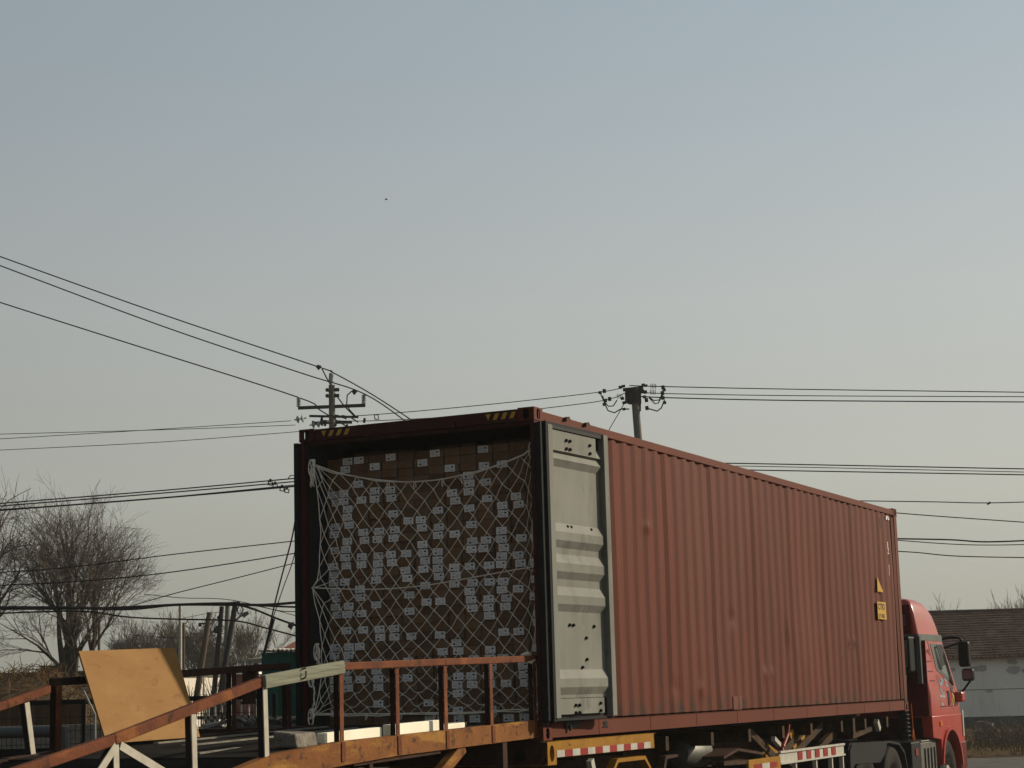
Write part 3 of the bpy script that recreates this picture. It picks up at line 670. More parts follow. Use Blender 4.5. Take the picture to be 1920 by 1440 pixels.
# support legs and diagonal under the platform
MB().bar((-3.0, .11, zd(-3)-.16), (-1.7, .11, zd(-1.7)-.15), .06, .05).make('bottom_chord', 'rustdark', ramp_)
MB().bar((-1.3, .11, zd(-1.3)-.15), (-3.1, .11, -.9), .07, .09).make('brace', 'rustbeam', ramp_)
MB().bar((-2.75, .11, zd(-2.8)-.16), (-2.75, .11, -1.5), .05, .05, up=(1, 0, 0)).make('leg', 'rustdark', ramp_)
for y in (.11, 2.3):
    MB().bar((-.6, y, zd(-.6)-.15), (-.6, y, -1.5), .08, .08, up=(1, 0, 0)).make('leg', 'rustdark', ramp_)
    MB().bar((-4.3, y, zd(-4.3)-.17), (-4.3, y, -1.5), .08, .08, up=(1, 0, 0)).make('leg', 'rustdark', ramp_)
# ragged film hanging at the end of the near beam
fl = MB(); pts = [(.06, .055, .175), (.075, .05, .10), (.085, .05, .05), (.06, .05, 0), (.08, .05, -.03)]
for k, p in enumerate(pts): fl.v += [(p[0]-.02, p[1]-.005, p[2]), (p[0]+.02+.01*(k % 2), p[1]-.02*(k % 2), p[2]-.006)]
fl.f = [(2*i, 2*i+1, 2*i+3, 2*i+2) for i in range(4)]; fl.m = [0]*4
fo = fl.make('plastic_film', 'film'); fo.location = L2W(0, 0, 0); fo.rotation_euler = (0, 0, TH); sm = fo.modifiers.new('s', 'SOLIDIFY'); sm.thickness = .004
tag(fo, 'torn white plastic film dangling from the end of the near ramp beam', 'plastic film')
fl = MB().tube([(-.02, .09, .735), (-.10, .085, .74), (-.2, .095, .73)], [.012, .022, .01], 6).tube([(-.0, .06, .69), (-.09, .055, .665), (-.14, .06, .67)], [.008, .014, .008], 6)
fo = fl.make('rag', 'film'); fo.location = L2W(0, 0, 0); fo.rotation_euler = (0, 0, TH); tag(fo, 'small white rag knotted round the right end of the near handrail', 'rag')

def lobj(mb, name, m, label, cat, group=None, bevel=0, org=(0, 0, 0), **k):
    o = mb.make(name, m, bevel=bevel, **k); o.location = L2W(0, 0, 0); o.rotation_euler = (0, 0, TH)
    return tag(o, label, cat, group)
# white timbers and concrete block lying on the platform
def lying(x0, x1, y, wd, h, name, m, label, cat, group=None):
    lobj(MB().bar((x0, y, zd(x0)+h/2-.008), (x1, y, zd(x1)+h/2-.008), wd, h), name, m, label, cat, group, bevel=.006)
lying(-3.27, -2.47, .19, .07, .075, 'timber_beam', 'whitewood', 'flaking white timber on the ramp platform beside the concrete block', 'timber', 'white timbers on the ramp')
lying(-2.34, -1.55, .19, .07, .085, 'timber_beam', 'whitewood', 'thickest flaking white timber, middle one lying along the ramp edge', 'timber', 'white timbers on the ramp')
lying(-1.53, -1.12, .19, .05, .045, 'timber_beam', 'whitewood', 'thin clean white batten on the ramp nearest the container', 'timber', 'white timbers on the ramp')
lobj(MB().box(-.95, -.45, .5, .53, zd(-.7)-.005, zd(-.7)+.02).box(-1.3, -.8, .62, .65, zd(-1)-.005, zd(-1)+.012), 'metal_strips', 'scrap', 'thin pale metal strips lying by the cartons at the ramp end', 'metal strips')
cb = MB(); import itertools
bmv = [(-3.62, .16), (-3.36, .15), (-3.33, .33), (-3.6, .36)]
cb.add([(x, y, zd(-3.5)-.01) for x, y in bmv]+[(x*.995-.018, y+.02, zd(-3.5)+.085+.008*i) for i, (x, y) in enumerate(bmv)], [(0, 3, 2, 1), (4, 5, 6, 7), (0, 1, 5, 4), (1, 2, 6, 5), (2, 3, 7, 6), (3, 0, 4, 7)])
lobj(cb, 'concrete_block', 'stone', 'chipped grey concrete block on the ramp platform', 'block', bevel=.015)

# ------------------------------------------------------------------ plywood board
bb = MB(); tl, tr_, br, bl = Vector((-3.45, 2.2, .812)), Vector((-2.25, 2.2, .848)), Vector((-2.25, 1.955, .135)), Vector((-3.45, 1.93, .125))
nrmv = (tr_-tl).cross(bl-tl).normalized()
if nrmv.y > 0: nrmv = -nrmv
nu_, nv_ = 14, 8; fr = []; bkv = []
for j in range(nv_+1):
    for i in range(nu_+1):
        a, b = i/nu_, j/nv_; p = (tl*(1-a)+tr_*a)*(1-b)+(bl*(1-a)+br*a)*b+nrmv*.006*math.sin(a*3)*math.sin(b*2.5)
        fr.append(p); bkv.append(p-nrmv*.014)
n1 = len(fr); idx = lambda i, j: j*(nu_+1)+i
fs = [(idx(i, j), idx(i+1, j), idx(i+1, j+1), idx(i, j+1)) for j in range(nv_) for i in range(nu_)]
fs += [tuple(q+n1 for q in f[::-1]) for f in fs]
per = [idx(i, 0) for i in range(nu_+1)]+[idx(nu_, j) for j in range(1, nv_+1)]+[idx(i, nv_) for i in range(nu_-1, -1, -1)]+[idx(0, j) for j in range(nv_-1, 0, -1)]
fs += [(per[k], per[(k+1) % len(per)], per[(k+1) % len(per)]+n1, per[k]+n1) for k in range(len(per))]
bb.add(fr+bkv, fs); lobj(bb, 'plywood_board', 'ply', 'large tan plywood board leaning against the far handrail of the ramp', 'board')

# ------------------------------------------------------------------ semi trailer
tr = lroot('semi_trailer', 5, 1.2, -1.5, 'yellow skeletal semi-trailer carrying the red container', 'trailer')
def tp(mb, name, m, par=tr, **k): return mb.make(name, m, par, **k)
for y in (.72, 1.62):
    tp(MB().prism([(.2, -.06), (8.6, -.06), (9.0, -.03), (12.0, -.03), (12.0, -.16), (9.2, -.18), (8.5, -.46), (.2, -.46)], y, y+.02)
       .box(.2, 12, y-.06, y+.08, -.045, -.03).box(.2, 8.5, y-.06, y+.08, -.475, -.461), 'chassis_beam', 'oldyellow')
for x in (.9, 2.0, 3.1, 4.4, 5.6, 6.8, 7.9, 9.2, 10.3, 11.4):
    tp(MB().box(x-.04, x+.04, .1, .70, -.2, -.06).box(x-.04, x+.04, 1.72, 2.34, -.2, -.06).box(x-.03, x+.03, .745, 1.615, -.3, -.1), 'crossmember', 'oldyellow')
# rear bolster with open end faces
bo = MB(); X0, X1, Z0, Z1 = 0.0, .19, -.215, -.012
def ovalplate(mb, c, u_, v_, hw, hh, depth):
    k = 20; c, u_, v_, depth = Vector(c), Vector(u_), Vector(v_), Vector(depth); o1 = []; i1 = []
    for i in range(k):
        a = 2*PI*(i+.5)/k; ca, sa = math.cos(a), math.sin(a); s_ = 1/max(abs(ca), abs(sa)); o1.append(c+u_*ca*s_+v_*sa*s_); i1.append(c+u_*ca*hw+v_*sa*hh)
    for sx_, sy_ in ((1, 1), (1, -1), (-1, 1), (-1, -1)):
        q = c+u_*sx_+v_*sy_; j = min(range(k), key=lambda t: (o1[t]-q).length); o1[j] = q
    mb.add(o1+i1+[p+depth for p in i1], [(i, (i+1) % k, (i+1) % k+k, i+k) for i in range(k)]+[(i+k, (i+1) % k+k, (i+1) % k+2*k, i+2*k) for i in range(k)])
ovalplate(bo, (.09, -.035, -.11), (.09, 0, 0), (0, 0, .098), .52, .72, (0, .1, 0))
bo.box(.002, .178, .07, .08, -.2, -.02, 1)
bo.box(.0, .178, -.03, 2.46, -.0135, -.012).box(.0, .178, -.03, 2.46, -.21, -.206)
tp(bo, 'rear_bolster', ['yellow', 'black'])
rb = MB().box(.0, .012, .0, 2.44, -.205, -.014); rb.lathe([(0, 0), (.05, 0), (.05, .004), (0, .004)], (-.006, .22, -.13), 'x', 16, 1); tp(rb, 'rear_bolster', ['rustdark', 'black'])
tp(MB().box(.0, .1, .1, 2.3, -.66, -.56).box(.02, .08, .5, .58, -.56, -.2).box(.02, .08, 1.9, 1.98, -.56, -.2), 'underrun_bar', 'rustdark')
tp(MB().box(.19, 2.42, -.03, -.02, -.15, -.014).box(2.425, 2.432, -.03, .06, -.155, -.012).box(.19, 2.47, -.03, .08, -.0135, -.010), 'side_board', 'yellow')
k = 13; dx = (2.33-.19)/k
for i in range(k): tp(MB().box(.192+i*dx, .19+(i+1)*dx-.002, -.034, -.0305, -.147, -.088), 'reflector_strip', 'white' if i % 2 == 0 else 'red')
tp(MB().prism([(1.38, -.34), (1.52, -.215), (2.2, -.215), (2.34, -.34), (2.30, -.34), (2.18, -.25), (1.54, -.25), (1.42, -.34)], -.03, .05), 'mudguard_bracket', 'yellow')
tp(MB().prism([(2.6, -.46), (2.72, -.24), (3.05, -.235), (3.05, -.26), (2.76, -.27), (2.65, -.46)], -.03, .05), 'mudguard_bracket', 'rustdark')
tp(MB().prism([(4.4, -.37), (5.9, -.40), (6.05, -.58), (6.0, -.58), (5.86, -.44), (4.4, -.41)], -.02, .04), 'mudguard_bracket', 'oldyellow')
MB().prism([(4.6, -.32), (5.05, -.25), (5.9, -.33), (5.9, -.36), (5.05, -.28), (4.6, -.35)], .05, .55).make('mudguard', 'rustdark', tr)
for x in (2.35, 3.66, 4.97):
    for y0 in (.02, 2.08):
        wh = MB(); R_ = .52; w_ = .30
        wh.lathe([(.29, .02), (.33, 0), (.44, -.005), (.50, .02), (R_, .06), (R_, w_-.06), (.50, w_-.02), (.44, w_), (.29, w_)], (x, y0, -.98), 'y', 40)
        for q in range(36):
            a = 2*PI*q/36; wh.bar((x+R_*math.cos(a), y0+.05, -.98+R_*math.sin(a)), (x+R_*math.cos(a+.05), y0+w_-.05, -.98+R_*math.sin(a+.05)), .03, .012, up=(math.cos(a), 0, math.sin(a)))
        t_ = tp(wh, 'wheel', 'tyre', smooth=True)
        MB().lathe([(0, .09), (.09, .09), (.10, .12), (.20, .13), (.27, .05), (.29, .02), (.295, .04), (.28, .2), (0, .2)], (x, y0, -.98), 'y', 24).make('rim', 'rim', t_, smooth=True)
    tp(MB().box(x-.06, x+.06, .3, 2.1, -1.04, -.92), 'axle', 'rustdark')
    tp(MB().box(x-.5, x+.5, .62, .70, -.72, -.64).box(x-.1, x+.1, .6, .72, -.9, -.5), 'leaf_spring', 'rustdark')
# landing legs, braces, boxes and bits under the load
for y in (.35, 2.0):
    tp(MB().box(7.75, 7.9, y, y+.14, -1.1, -.08).box(7.65, 8.0, y-.05, y+.2, -1.14, -1.1), 'landing_leg', 'oldyellow')
for a, b in (((6.9, .3, -.48), (8.3, .3, -.1)), ((8.9, .3, -.1), (7.4, .3, -.5)), ((9.9, .35, -.15), (8.5, .35, -.5)), ((6.1, .3, -.1), (7.1, .3, -.48))):
    tp(MB().bar(a, b, .07, .09), 'brace', 'oldyellow')
tp(MB().prism([(6.55, -.36), (6.75, -.26), (7.15, -.38), (7.1, -.44), (6.7, -.43)], .28, .32), 'gusset', 'yellow')
tp(MB().prism([(8.0, -.1), (8.22, -.1), (8.18, -.25), (8.03, -.27)], .28, .32), 'gusset', 'yellow')
tp(MB().prism([(7.55, -.13), (7.75, -.12), (7.85, -.36), (7.72, -.38)], .28, .32), 'gusset', 'yellow')
tp(MB().box(9.7, 9.8, .1, .3, -.25, -.04).bar((9.75, .15, -.28), (10.7, .15, -.2), .06, .06), 'twist_lock_arm', 'oldyellow')
tp(MB().tube([(6.9, .12, -.22), (6.75, .12, -.3), (6.72, .1, -.4)], .03, 8), 'air_line', 'red')
tp(MB().tube([(7.0, .1, -.05), (6.95, .1, -.16), (6.75, .1, -.3)], .022, 8), 'air_line', 'red')
tp(MB().bar((6.35, .08, -.19), (6.55, .08, -.27), .05, .05), 'tow_hook', 'white'); tp(MB().bar((10.75, .08, -.1), (10.85, .08, -.22), .06, .08), 'tow_hook', 'white')
tp(MB().bar((.96, -.0, -.20), (1.02, -.0, -.36), .05, .07), 'tail_lamp', 'white')
tk = MB().lathe([(0, -.35), (.12, -.33), (.16, -.2), (.16, .3), (.12, .42), (0, .44)], (4.6, .45, -.28), 'x', 20); tp(tk, 'air_tank', 'silver', smooth=True)
tp(MB().box(5.15, 6.25, -.03, .0, -.53, -.385), 'side_board', 'yellow')
for i, mm in enumerate(('red', 'white', 'red')): tp(MB().box(5.32+i*.27, 5.58+i*.27, -.034, -.0305, -.50, -.44), 'reflector_strip', mm)
sg = MB().bar((6.27, -.015, -.345), (8.85, -.015, -.345), .03, .025).bar((6.27, -.015, -.475), (8.85, -.015, -.475), .03, .02).bar((6.27, -.005, -.41), (8.85, -.005, -.41), .01, .115)
tp(sg, 'side_guard', 'white')
for i in range(5): tp(MB().box(6.95+i*.34, 7.12+i*.34, -.018, -.0145, -.46, -.365), 'reflector_strip', 'red')
for x in (6.30, 6.9, 7.7, 8.35, 8.82): tp(MB().bar((x, .02, -.355), (x+.01, .02, -1.0), .05, .04, up=(1, 0, 0)), 'guard_post', 'white')
tp(MB().bar((6.27, -.01, -.98), (8.85, -.01, -.98), .03, .09), 'side_guard', 'white')

# ------------------------------------------------------------------ tractor unit
tk = lroot('truck_tractor', 13, 1.2, -1.5, 'red tractor truck with high roof coupled to the front of the trailer', 'truck')
def kp(mb, name, m, par=tk, **k): return mb.make(name, m, par, **k)
def yin(z):
    pts = [(-1, -.03), (.2, -.03), (.6, .03), (1.1, .10), (1.4, .15), (1.66, .25)]
    for (a, b), (c, d) in zip(pts, pts[1:]):
        if z <= c: return b+(d-b)*(max(z, a)-a)/(c-a)
    return .25
def loft(levels, cy=1.22, rr=.16, n=6):
    mb = MB(); rings = 0
    for z, xa, xb, ins, rad in levels:
        hw = cy-ins; r_ = min(rad, hw*.9); vs = []
        for (cx, cyy, a0) in ((xb-r_, cy+hw-r_, 0), (xa+.05, cy+hw-.05, 90), (xa+.05, cy-hw+.05, 180), (xb-r_, cy-hw+r_, 270)):
            rq = .05 if a0 in (90, 180) else r_
            for k in range(n): a = R(a0+90*k/(n-1)); vs.append((cx+rq*math.cos(a), cyy+rq*math.sin(a), z))
        mb.v += vs; rings += 1
    m_ = 4*n
    mb.f = [(i*m_+j, i*m_+(j+1) % m_, (i+1)*m_+(j+1) % m_, (i+1)*m_+j) for i in range(rings-1) for j in range(m_)]+[tuple(range(m_-1, -1, -1)), tuple(range((rings-1)*m_, rings*m_))]
    mb.m = [0]*len(mb.f); return mb
kp(loft([(-.12, 13.42, 15.42, -.03, .2), (.2, 13.42, 15.38, -.03, .2), (.6, 13.42, 15.2, .03, .2), (1.02, 13.42, 15.0, .09, .2)]), 'cab_body', 'cabred', smooth=True)
kp(loft([(1.02, 13.40, 15.03, .085, .2), (1.12, 13.40, 15.0, .095, .2)]), 'visor_band', 'greyplastic')
kp(loft([(1.12, 13.43, 14.92, .105, .25), (1.28, 13.43, 14.89, .13, .3), (1.42, 13.43, 14.80, .15, .35), (1.53, 13.44, 14.64, .18, .35), (1.60, 13.46, 14.46, .21, .35), (1.645, 13.5, 14.25, .26, .35), (1.66, 13.6, 14.05, .34, .3)]), 'roof_fairing', 'cabred', smooth=True)
kp(MB().box(13.395, 13.415, .0, 2.44, -.1, 1.02).box(13.405, 13.425, .2, 2.24, 1.12, 1.56), 'rear_panel', 'cabdark')
kp(MB().box(13.38, 13.40, .28, .42, 1.25, 1.42), 'rear_window', 'greyplastic')
# lower side panels with wheel arch
for ya, yb in ((-.035, .12), (2.32, 2.475)):
    arc = [(14.5+.60*math.cos(a), -.93+.60*math.sin(a)) for a in np.linspace(R(-5), R(172), 16)]
    poly = [(15.40, -.1), (15.43, -.98)]+arc+[(13.42, -.40), (13.42, -.1)]
    poly = [(15.40, -.102), (15.44, -1.0), (15.12, -1.0)]+arc+[(13.90, -.46), (13.42, -.42), (13.42, -.102)]
    kp(MB().prism(poly, ya, yb), 'fender', 'cabred', smooth=True, bevel=.01)
    lip = MB()
    for a0, a1 in zip(np.linspace(R(5), R(170), 16)[:-1], np.linspace(R(5), R(170), 16)[1:]):
        c0, c1 = (14.5+.63*math.cos(a0), -.93+.63*math.sin(a0)), (14.5+.63*math.cos(a1), -.93+.63*math.sin(a1))
        lip.bar((c0[0], ya-.012 if ya < 1 else yb+.012, c0[1]), (c1[0], ya-.012 if ya < 1 else yb+.012, c1[1]), .03, .06, up=(0, 0, 1))
    kp(lip, 'arch_lip', 'cabred')
kp(MB().box(15.30, 15.46, .13, 2.31, -1.15, -.12), 'front_bumper', 'cabdark'); kp(MB().box(15.1, 15.48, -.045, .1, -1.25, -.52), 'bumper_corner', 'cabdark', bevel=.03)
kp(MB().box(15.405, 15.43, .25, 2.2, -.1, .22), 'grille', 'plastic')
kp(MB().add([(15.43, .12, .25), (15.43, 2.32, .25), (15.06, 2.22, 1.0), (15.06, .22, 1.0)], [(0, 1, 2, 3)]), 'windscreen', 'glass')
def onside(poly, name, m, lift=.006, par=tk):
    a = [(x, yin(z)-lift, z) for x, z in poly]; b = [(x, yin(z)+.004, z) for x, z in poly]; n = len(poly)
    return MB().add(a+b, [tuple(range(n)), tuple(range(2*n-1, n-1, -1))]+[(i, (i+1) % n, (i+1) % n+n, i+n) for i in range(n)]).make(name, m, par)
onside([(14.02, .98), (14.74, .98), (14.88, .70), (15.0, .36), (14.62, .44), (14.1, .58)], 'window_surround', 'greyplastic', .006)
onside([(14.22, .94), (14.72, .94), (14.86, .66), (14.94, .42), (14.62, .49), (14.24, .60)], 'side_window', 'glass', .010)
onside([(14.36, .96), (14.74, .97), (14.90, .62), (14.98, .34), (14.82, .40), (14.72, .66), (14.5, .64)], 'window_pillar', 'plastic', .014)
onside([(13.9, 1.01), (13.93, 1.01), (13.98, .1), (13.95, .1)], 'door_seam', 'cabdark', .003)
onside([(13.95, .02), (14.9, .02), (14.9, .035), (13.95, .035)], 'door_seam', 'cabdark', .003)
for z in (.84, .70, .55, .41): onside([(13.55, z), (13.86, z), (13.86, z+.018), (13.55, z+.018)], 'panel_crease', 'cabdark', .003)
onside([(13.72, .88), (13.86, .90), (13.86, .80), (13.78, .84)], 'side_lettering', 'cabdark', .004)
onside([(14.46, .26), (14.58, .25), (14.60, .05), (14.50, .04)], 'door_handle', 'plastic', .012)
for sx in (0, 1):
    for pts in ([(14.0, .50), (14.12, .38), (14.26, .40), (14.18, .46), (14.4, .43), (14.28, .36), (14.12, .33)], [(14.05, .34), (14.22, .22), (14.35, .28), (14.22, .18), (14.08, .26)], [(14.42, .46), (14.62, .42), (14.5, .40)], [(14.45, .38), (14.66, .33), (14.5, .33)]):
        if sx == 0: onside(pts, 'blue_swoosh', 'bluedecal', .005)
onside([(14.75, .28), (14.88, .18), (14.92, .0), (14.86, .10), (14.80, .18)], 'yellow_swoosh', 'yellowdecal', .005)
onside([(14.72, .20), (14.80, .08), (14.82, -.04), (14.76, .06)], 'yellow_swoosh', 'yellowdecal', .005)
onside([(13.98, .20), (14.30, .19), (14.30, .16), (13.98, .17)], 'side_lettering', 'ink2', .004); onside([(14.06, .08), (14.16, .08), (14.16, .04), (14.06, .04)], 'side_lettering', 'ink2', .004)
onside([(13.85, -.19), (14.0, -.19), (14.0, -.26), (13.85, -.26)], 'side_marker', 'orange', .02)
# mirrors
MB().tube([(14.9, .10, 1.06), (15.0, -.02, 1.09), (15.05, -.14, 1.07), (15.06, -.20, .98)], .022, 8).tube([(14.92, .08, .92), (15.02, -.05, .97), (15.05, -.14, 1.0)], .018, 8).make('mirror_arm', 'plastic', tk, smooth='all')
MB().box(14.98, 15.10, -.29, -.11, .62, 1.02).make('mirror_housing', 'plastic', tk, bevel=.04)
MB().box(14.972, 14.979, -.27, -.13, .66, .98).make('mirror_glass', 'plastic', tk)
MB().box(15.0, 15.13, -.33, -.14, .40, .595).make('mirror_housing', 'plastic', tk, bevel=.04)
MB().box(14.992, 14.999, -.31, -.16, .43, .57).make('mirror_glass', 'glass', tk)
MB().tube([(15.06, -.26, .40), (15.08, -.16, .28), (15.1, -.06, .20)], .018, 8).make('mirror_arm', 'plastic', tk, smooth='all')
MB().box(14.98, 15.2, -.14, .0, .08, .24).make('mirror_bracket', 'cabred', tk, bevel=.03)
# behind the cab: intake, hoses, exhaust
kp(MB().box(12.95, 13.36, .12, .55, .55, 1.08), 'air_intake', 'plastic', bevel=.03)
kp(MB().box(12.93, 12.949, .16, .28, .62, 1.02), 'intake_grille', 'greyplastic')
kp(MB().box(13.28, 13.37, .05, .115, .38, 1.08), 'intake_trim', 'greyplastic')
kp(MB().tube([(13.1, .3, .56), (12.98, .28, .45), (12.96, .28, .2), (13.0, .3, -.5)], .075, 12), 'intake_duct', 'plastic', smooth='all')
for k in range(9): kp(MB().lathe([(.077, 0), (.086, .012), (.077, .024)], (12.97+.004*k, .28, .1-.06*k), 'z', 14), 'duct_ring', 'plastic')
kp(MB().tube([(12.6, .06, .1), (12.62, .06, -.25)], .008, 6).tube([(12.62, .06, -.26), (12.57, .06, -.38), (12.62, .06, -.52), (12.67, .06, -.38), (12.62, .06, -.26)], .013, 6), 'hanging_strap', 'orange')
for y in (.78, 1.58): kp(MB().box(8.9, 15.2, y, y+.07, -.75, -.5), 'chassis_rail', 'black')
kp(MB().box(9.6, 11.6, .6, 1.84, -.42, -.36), 'fifth_wheel', 'black')
# rear mudguards
for x in (9.98, 11.36):
    pass
def mud(yc0, yc1):
    P_ = [(9.15, -.80), (9.18, -.42), (9.28, -.345), (11.25, -.385), (11.72, -.43), (11.98, -.56), (12.1, -.80), (12.14, -1.0)]
    inner = [(x-.02 if x > 11 else x+.02, z-.03) for x, z in reversed(P_)]
    return MB().prism(P_+inner, yc0, yc1)
kp(mud(.03, .62), 'mudguard', 'plastic'); kp(mud(1.82, 2.42), 'mudguard', 'plastic')
mp_ = MB().prism([(9.17, -.72), (9.2, -.44), (9.3, -.37), (11.0, -.41), (10.85, -.55), (10.6, -.65), (9.4, -.62)], .01, .03); kp(mp_, 'mudguard_skirt', 'plastic')
for k in range(6): kp(MB().box(9.35+k*.3, 9.365+k*.3, .02, .61, -.352-.006*k, -.335-.006*k), 'mudguard_rib', 'plastic')
for x in (9.95, 11.33, 14.5):
    for y0 in (.02, 2.08):
        t_ = MB().lathe([(.29, .02), (.33, 0), (.44, -.005), (.50, .02), (.52, .06), (.52, .24), (.50, .28), (.44, .3), (.29, .3)], (x, y0, -.98), 'y', 40).make('wheel', 'tyre', tk, smooth=True)
        pr = [(0, -.01), (.05, -.01), (.08, .0), (.12, .02), (.16, .10), (.24, .12), (.28, .04), (.295, .02), (.29, .2), (0, .2)] if x > 14 else [(0, .02), (.12, .02), (.14, .12), (.22, .16), (.27, .05), (.295, .02), (.29, .2), (0, .2)]
        rm = MB().lathe(pr, (x, y0, -.98), 'y', 24)
        for q in range(8): a = 2*PI*q/8; rm.lathe([(.014, -.0), (.014, .12)], (x+.19*math.cos(a), y0+.0, -.98+.19*math.sin(a)), 'y', 6)
        rm.make('rim', 'rim', t_, smooth=True)
kp(MB().box(12.25, 12.75, .0, .5, -1.05, -.44), 'battery_box', 'plastic', bevel=.02)
kp(MB().box(12.44, 12.56, -.012, -.001, -.64, -.54), 'red_reflector', 'red')
kp(MB().box(12.92, 13.86, .04, .6, -1.0, -.47).box(12.9, 13.88, .02, .62, -.468, -.44), 'fuel_tank', 'silver', bevel=.04)
for k in range(4): kp(MB().box(13.12+k*.19, 13.17+k*.19, .018, .039, -.98, -.56), 'tank_strap', 'silver')
kp(MB().box(15.30, 15.36, -.05, -.036, -.45, -.05), 'bumper_sticker', 'white')

# ------------------------------------------------------------------ utility poles and wires
def pole(px, pytop, D, r0, r1, m, label, lean=0, name='utility_pole', cat='utility pole', group=None):
    t = at(px, pytop, D); b = Vector((t.x+lean, t.y, 0)); rt = wroot(name, b, label, cat, group)
    MB().tube([b, b+(t-b)*.5, t], [r1, (r0+r1)/2, r0], 14).make('shaft', m, rt, smooth=True)
    return rt, t, b
def P2(px, py, D): return at(px, py, D)
def disc_ins(mb, a, b, n=2, r=.13):
    a, b = Vector(a), Vector(b); d = (b-a)
    for k in range(n):
        c = a+d*(k+.5)/n; mb.tube([c-d*.18/n*2, c-d*.05/n, c+d*.12/n, c+d*.3/n], [r*.3, r, r*.85, r*.25], 12)
    mb.tube([a-d*.15, b+d*.15], .022, 6)
D1_ = 60
pl1, t, b = pole(622, 722, D1_, .10, .16, 'concrete', 'concrete utility pole with crossarm rising behind the left end of the container', lean=0)
def q1(px, py, dd=0): return at(px, py, D1_+dd)
hw = MB().bar(q1(559, 765), q1(685, 760), .10, .10); hw.make('crossarm', 'iron', pl1)
MB().tube([q1(621, 724), q1(621, 716)], .03, 6).tube([q1(621, 716), q1(621, 700)], [.09, .07], 10).make('pin_insulator', 'porcelain', pl1)
for x, y0, y1 in ((560, 763, 745), (682, 758, 740)):
    mb = MB()
    for k in range(6):
        z = y0-1+(y1-y0)*k/6.0; mb.tube([q1(x, z), q1(x, z-1.2)], [.085, .05], 10)
    mb.tube([q1(x, y0), q1(x, y1)], .045, 8); mb.make('pin_insulator', 'porcelain', pl1)
for y in (731, 742):
    MB().tube([q1(612, y, -.2), q1(617, y+.5, -.25)], .06, 8).tube([q1(626, y, -.2), q1(636, y-.5, -.2)], .06, 8).make('spool_insulator', 'iron', pl1)
for (xa, ya, xb, yb) in ((554, 787, 572, 784), (583, 797, 602, 795)):
    mb = MB(); disc_ins(mb, q1(xa, ya), q1(xb, yb), 2, .14 if xa < 560 else .12); mb.make('disc_insulator', 'porcelain', pl1)
MB().bar(q1(580, 780, .2), q1(672, 782, .2), .07, .07).bar(q1(586, 793, .3), q1(660, 792, .3), .08, .08).make('crossarm', 'iron', pl1)
mb = MB()
for k in range(12):
    x = 590+random.uniform(-8, 95); y = 779+(x-580)*.09+random.choice((0, 6, 13))
    mb.tube([q1(x, y), q1(x+4, y+.5)], random.uniform(.05, .09), 6)
for k in range(10):
    x = random.uniform(598, 655); y = random.uniform(776, 792); mb.tube([q1(x, y, -.3), q1(x+random.uniform(6, 22), y+random.uniform(2, 12), -.3)], .022, 5)
mb.make('cable_clamps', 'iron', pl1)['kind'] = 'stuff'
mb = MB()
for x in (597, 664): mb.tube([q1(x-3, 686 if x < 650 else 732), q1(x+3, 690 if x < 650 else 737)], [.05, .09], 8)
mb.make('cable_clamps', 'iron', pl1)['kind'] = 'stuff'
mb = MB().tube([q1(604, 692), q1(612, 708), q1(619, 720), q1(628, 738), q1(646, 762), q1(664, 780)], .022, 5).tube([q1(660, 733), q1(651, 741), q1(650, 758), q1(655, 768), q1(668, 782)], .022, 5)
mb.make('jumper_cable', 'wire', pl1)
MB().tube([q1(703, 786), q1(702, 778), q1(709, 778), q1(710, 786), q1(703, 786)], .02, 5).make('jumper_cable', 'wire', pl1)
pl2, t2, b2 = pole(1189, 728, D1_, .12, .17, 'concrete', 'thick concrete utility pole with a dark transformer collar behind the container roof', lean=.5)
MB().bar(q1(1176, 728), q1(1176, 756), .12, .14, up=(1, 0, 0)).bar(q1(1198, 727), q1(1199, 757), .12, .12, up=(1, 0, 0)).bar(q1(1168, 731), q1(1206, 727), .1, .1).tube([q1(1188, 728), q1(1188, 757)], [.2, .2], 14).bar(q1(1200, 755), q1(1200, 771), .08, .06, up=(1, 0, 0)).make('pole_head', 'iron', pl2)
mb = MB().tube([q1(1126, 738), q1(1132, 752), q1(1141, 762), q1(1150, 761), q1(1157, 750)], .02, 5).tube([q1(1130, 742), q1(1134, 757), q1(1140, 770), q1(1152, 774), q1(1164, 767), q1(1180, 767)], .022, 5)
mb.tube([q1(1216, 744), q1(1226, 751), q1(1236, 750), q1(1242, 738)], .02, 5).tube([q1(1217, 746), q1(1228, 757), q1(1234, 756), q1(1244, 738)], .02, 5).tube([q1(1211, 765), q1(1222, 768), q1(1232, 771), q1(1240, 765), q1(1246, 750)], .022, 5)
mb.make('jumper_cable', 'wire', pl2)
mb = MB()
for x, y in ((1125, 736), (1133, 733), (1163, 726), (1169, 724), (1135, 751), (1143, 748), (1133, 758), (1170, 767), (1206, 722), (1211, 723), (1205, 734), (1210, 735), (1208, 744), (1212, 750), (1213, 765), (1243, 726), (1242, 737), (1243, 746), (1245, 731), (1246, 755), (1167, 747), (1170, 755)):
    mb.tube([q1(x-3, y+.5), q1(x+3, y-.3)], random.uniform(.045, .075), 6)
for x, y in ((1220, 724), (1219, 735), (1157, 743)):
    for k in range(4): mb.tube([q1(x+k*3, y+.1*k), q1(x+k*3+.8, y+.1*k)], .085, 8)
mb.make('cable_clamps', 'iron', pl2)['kind'] = 'stuff'

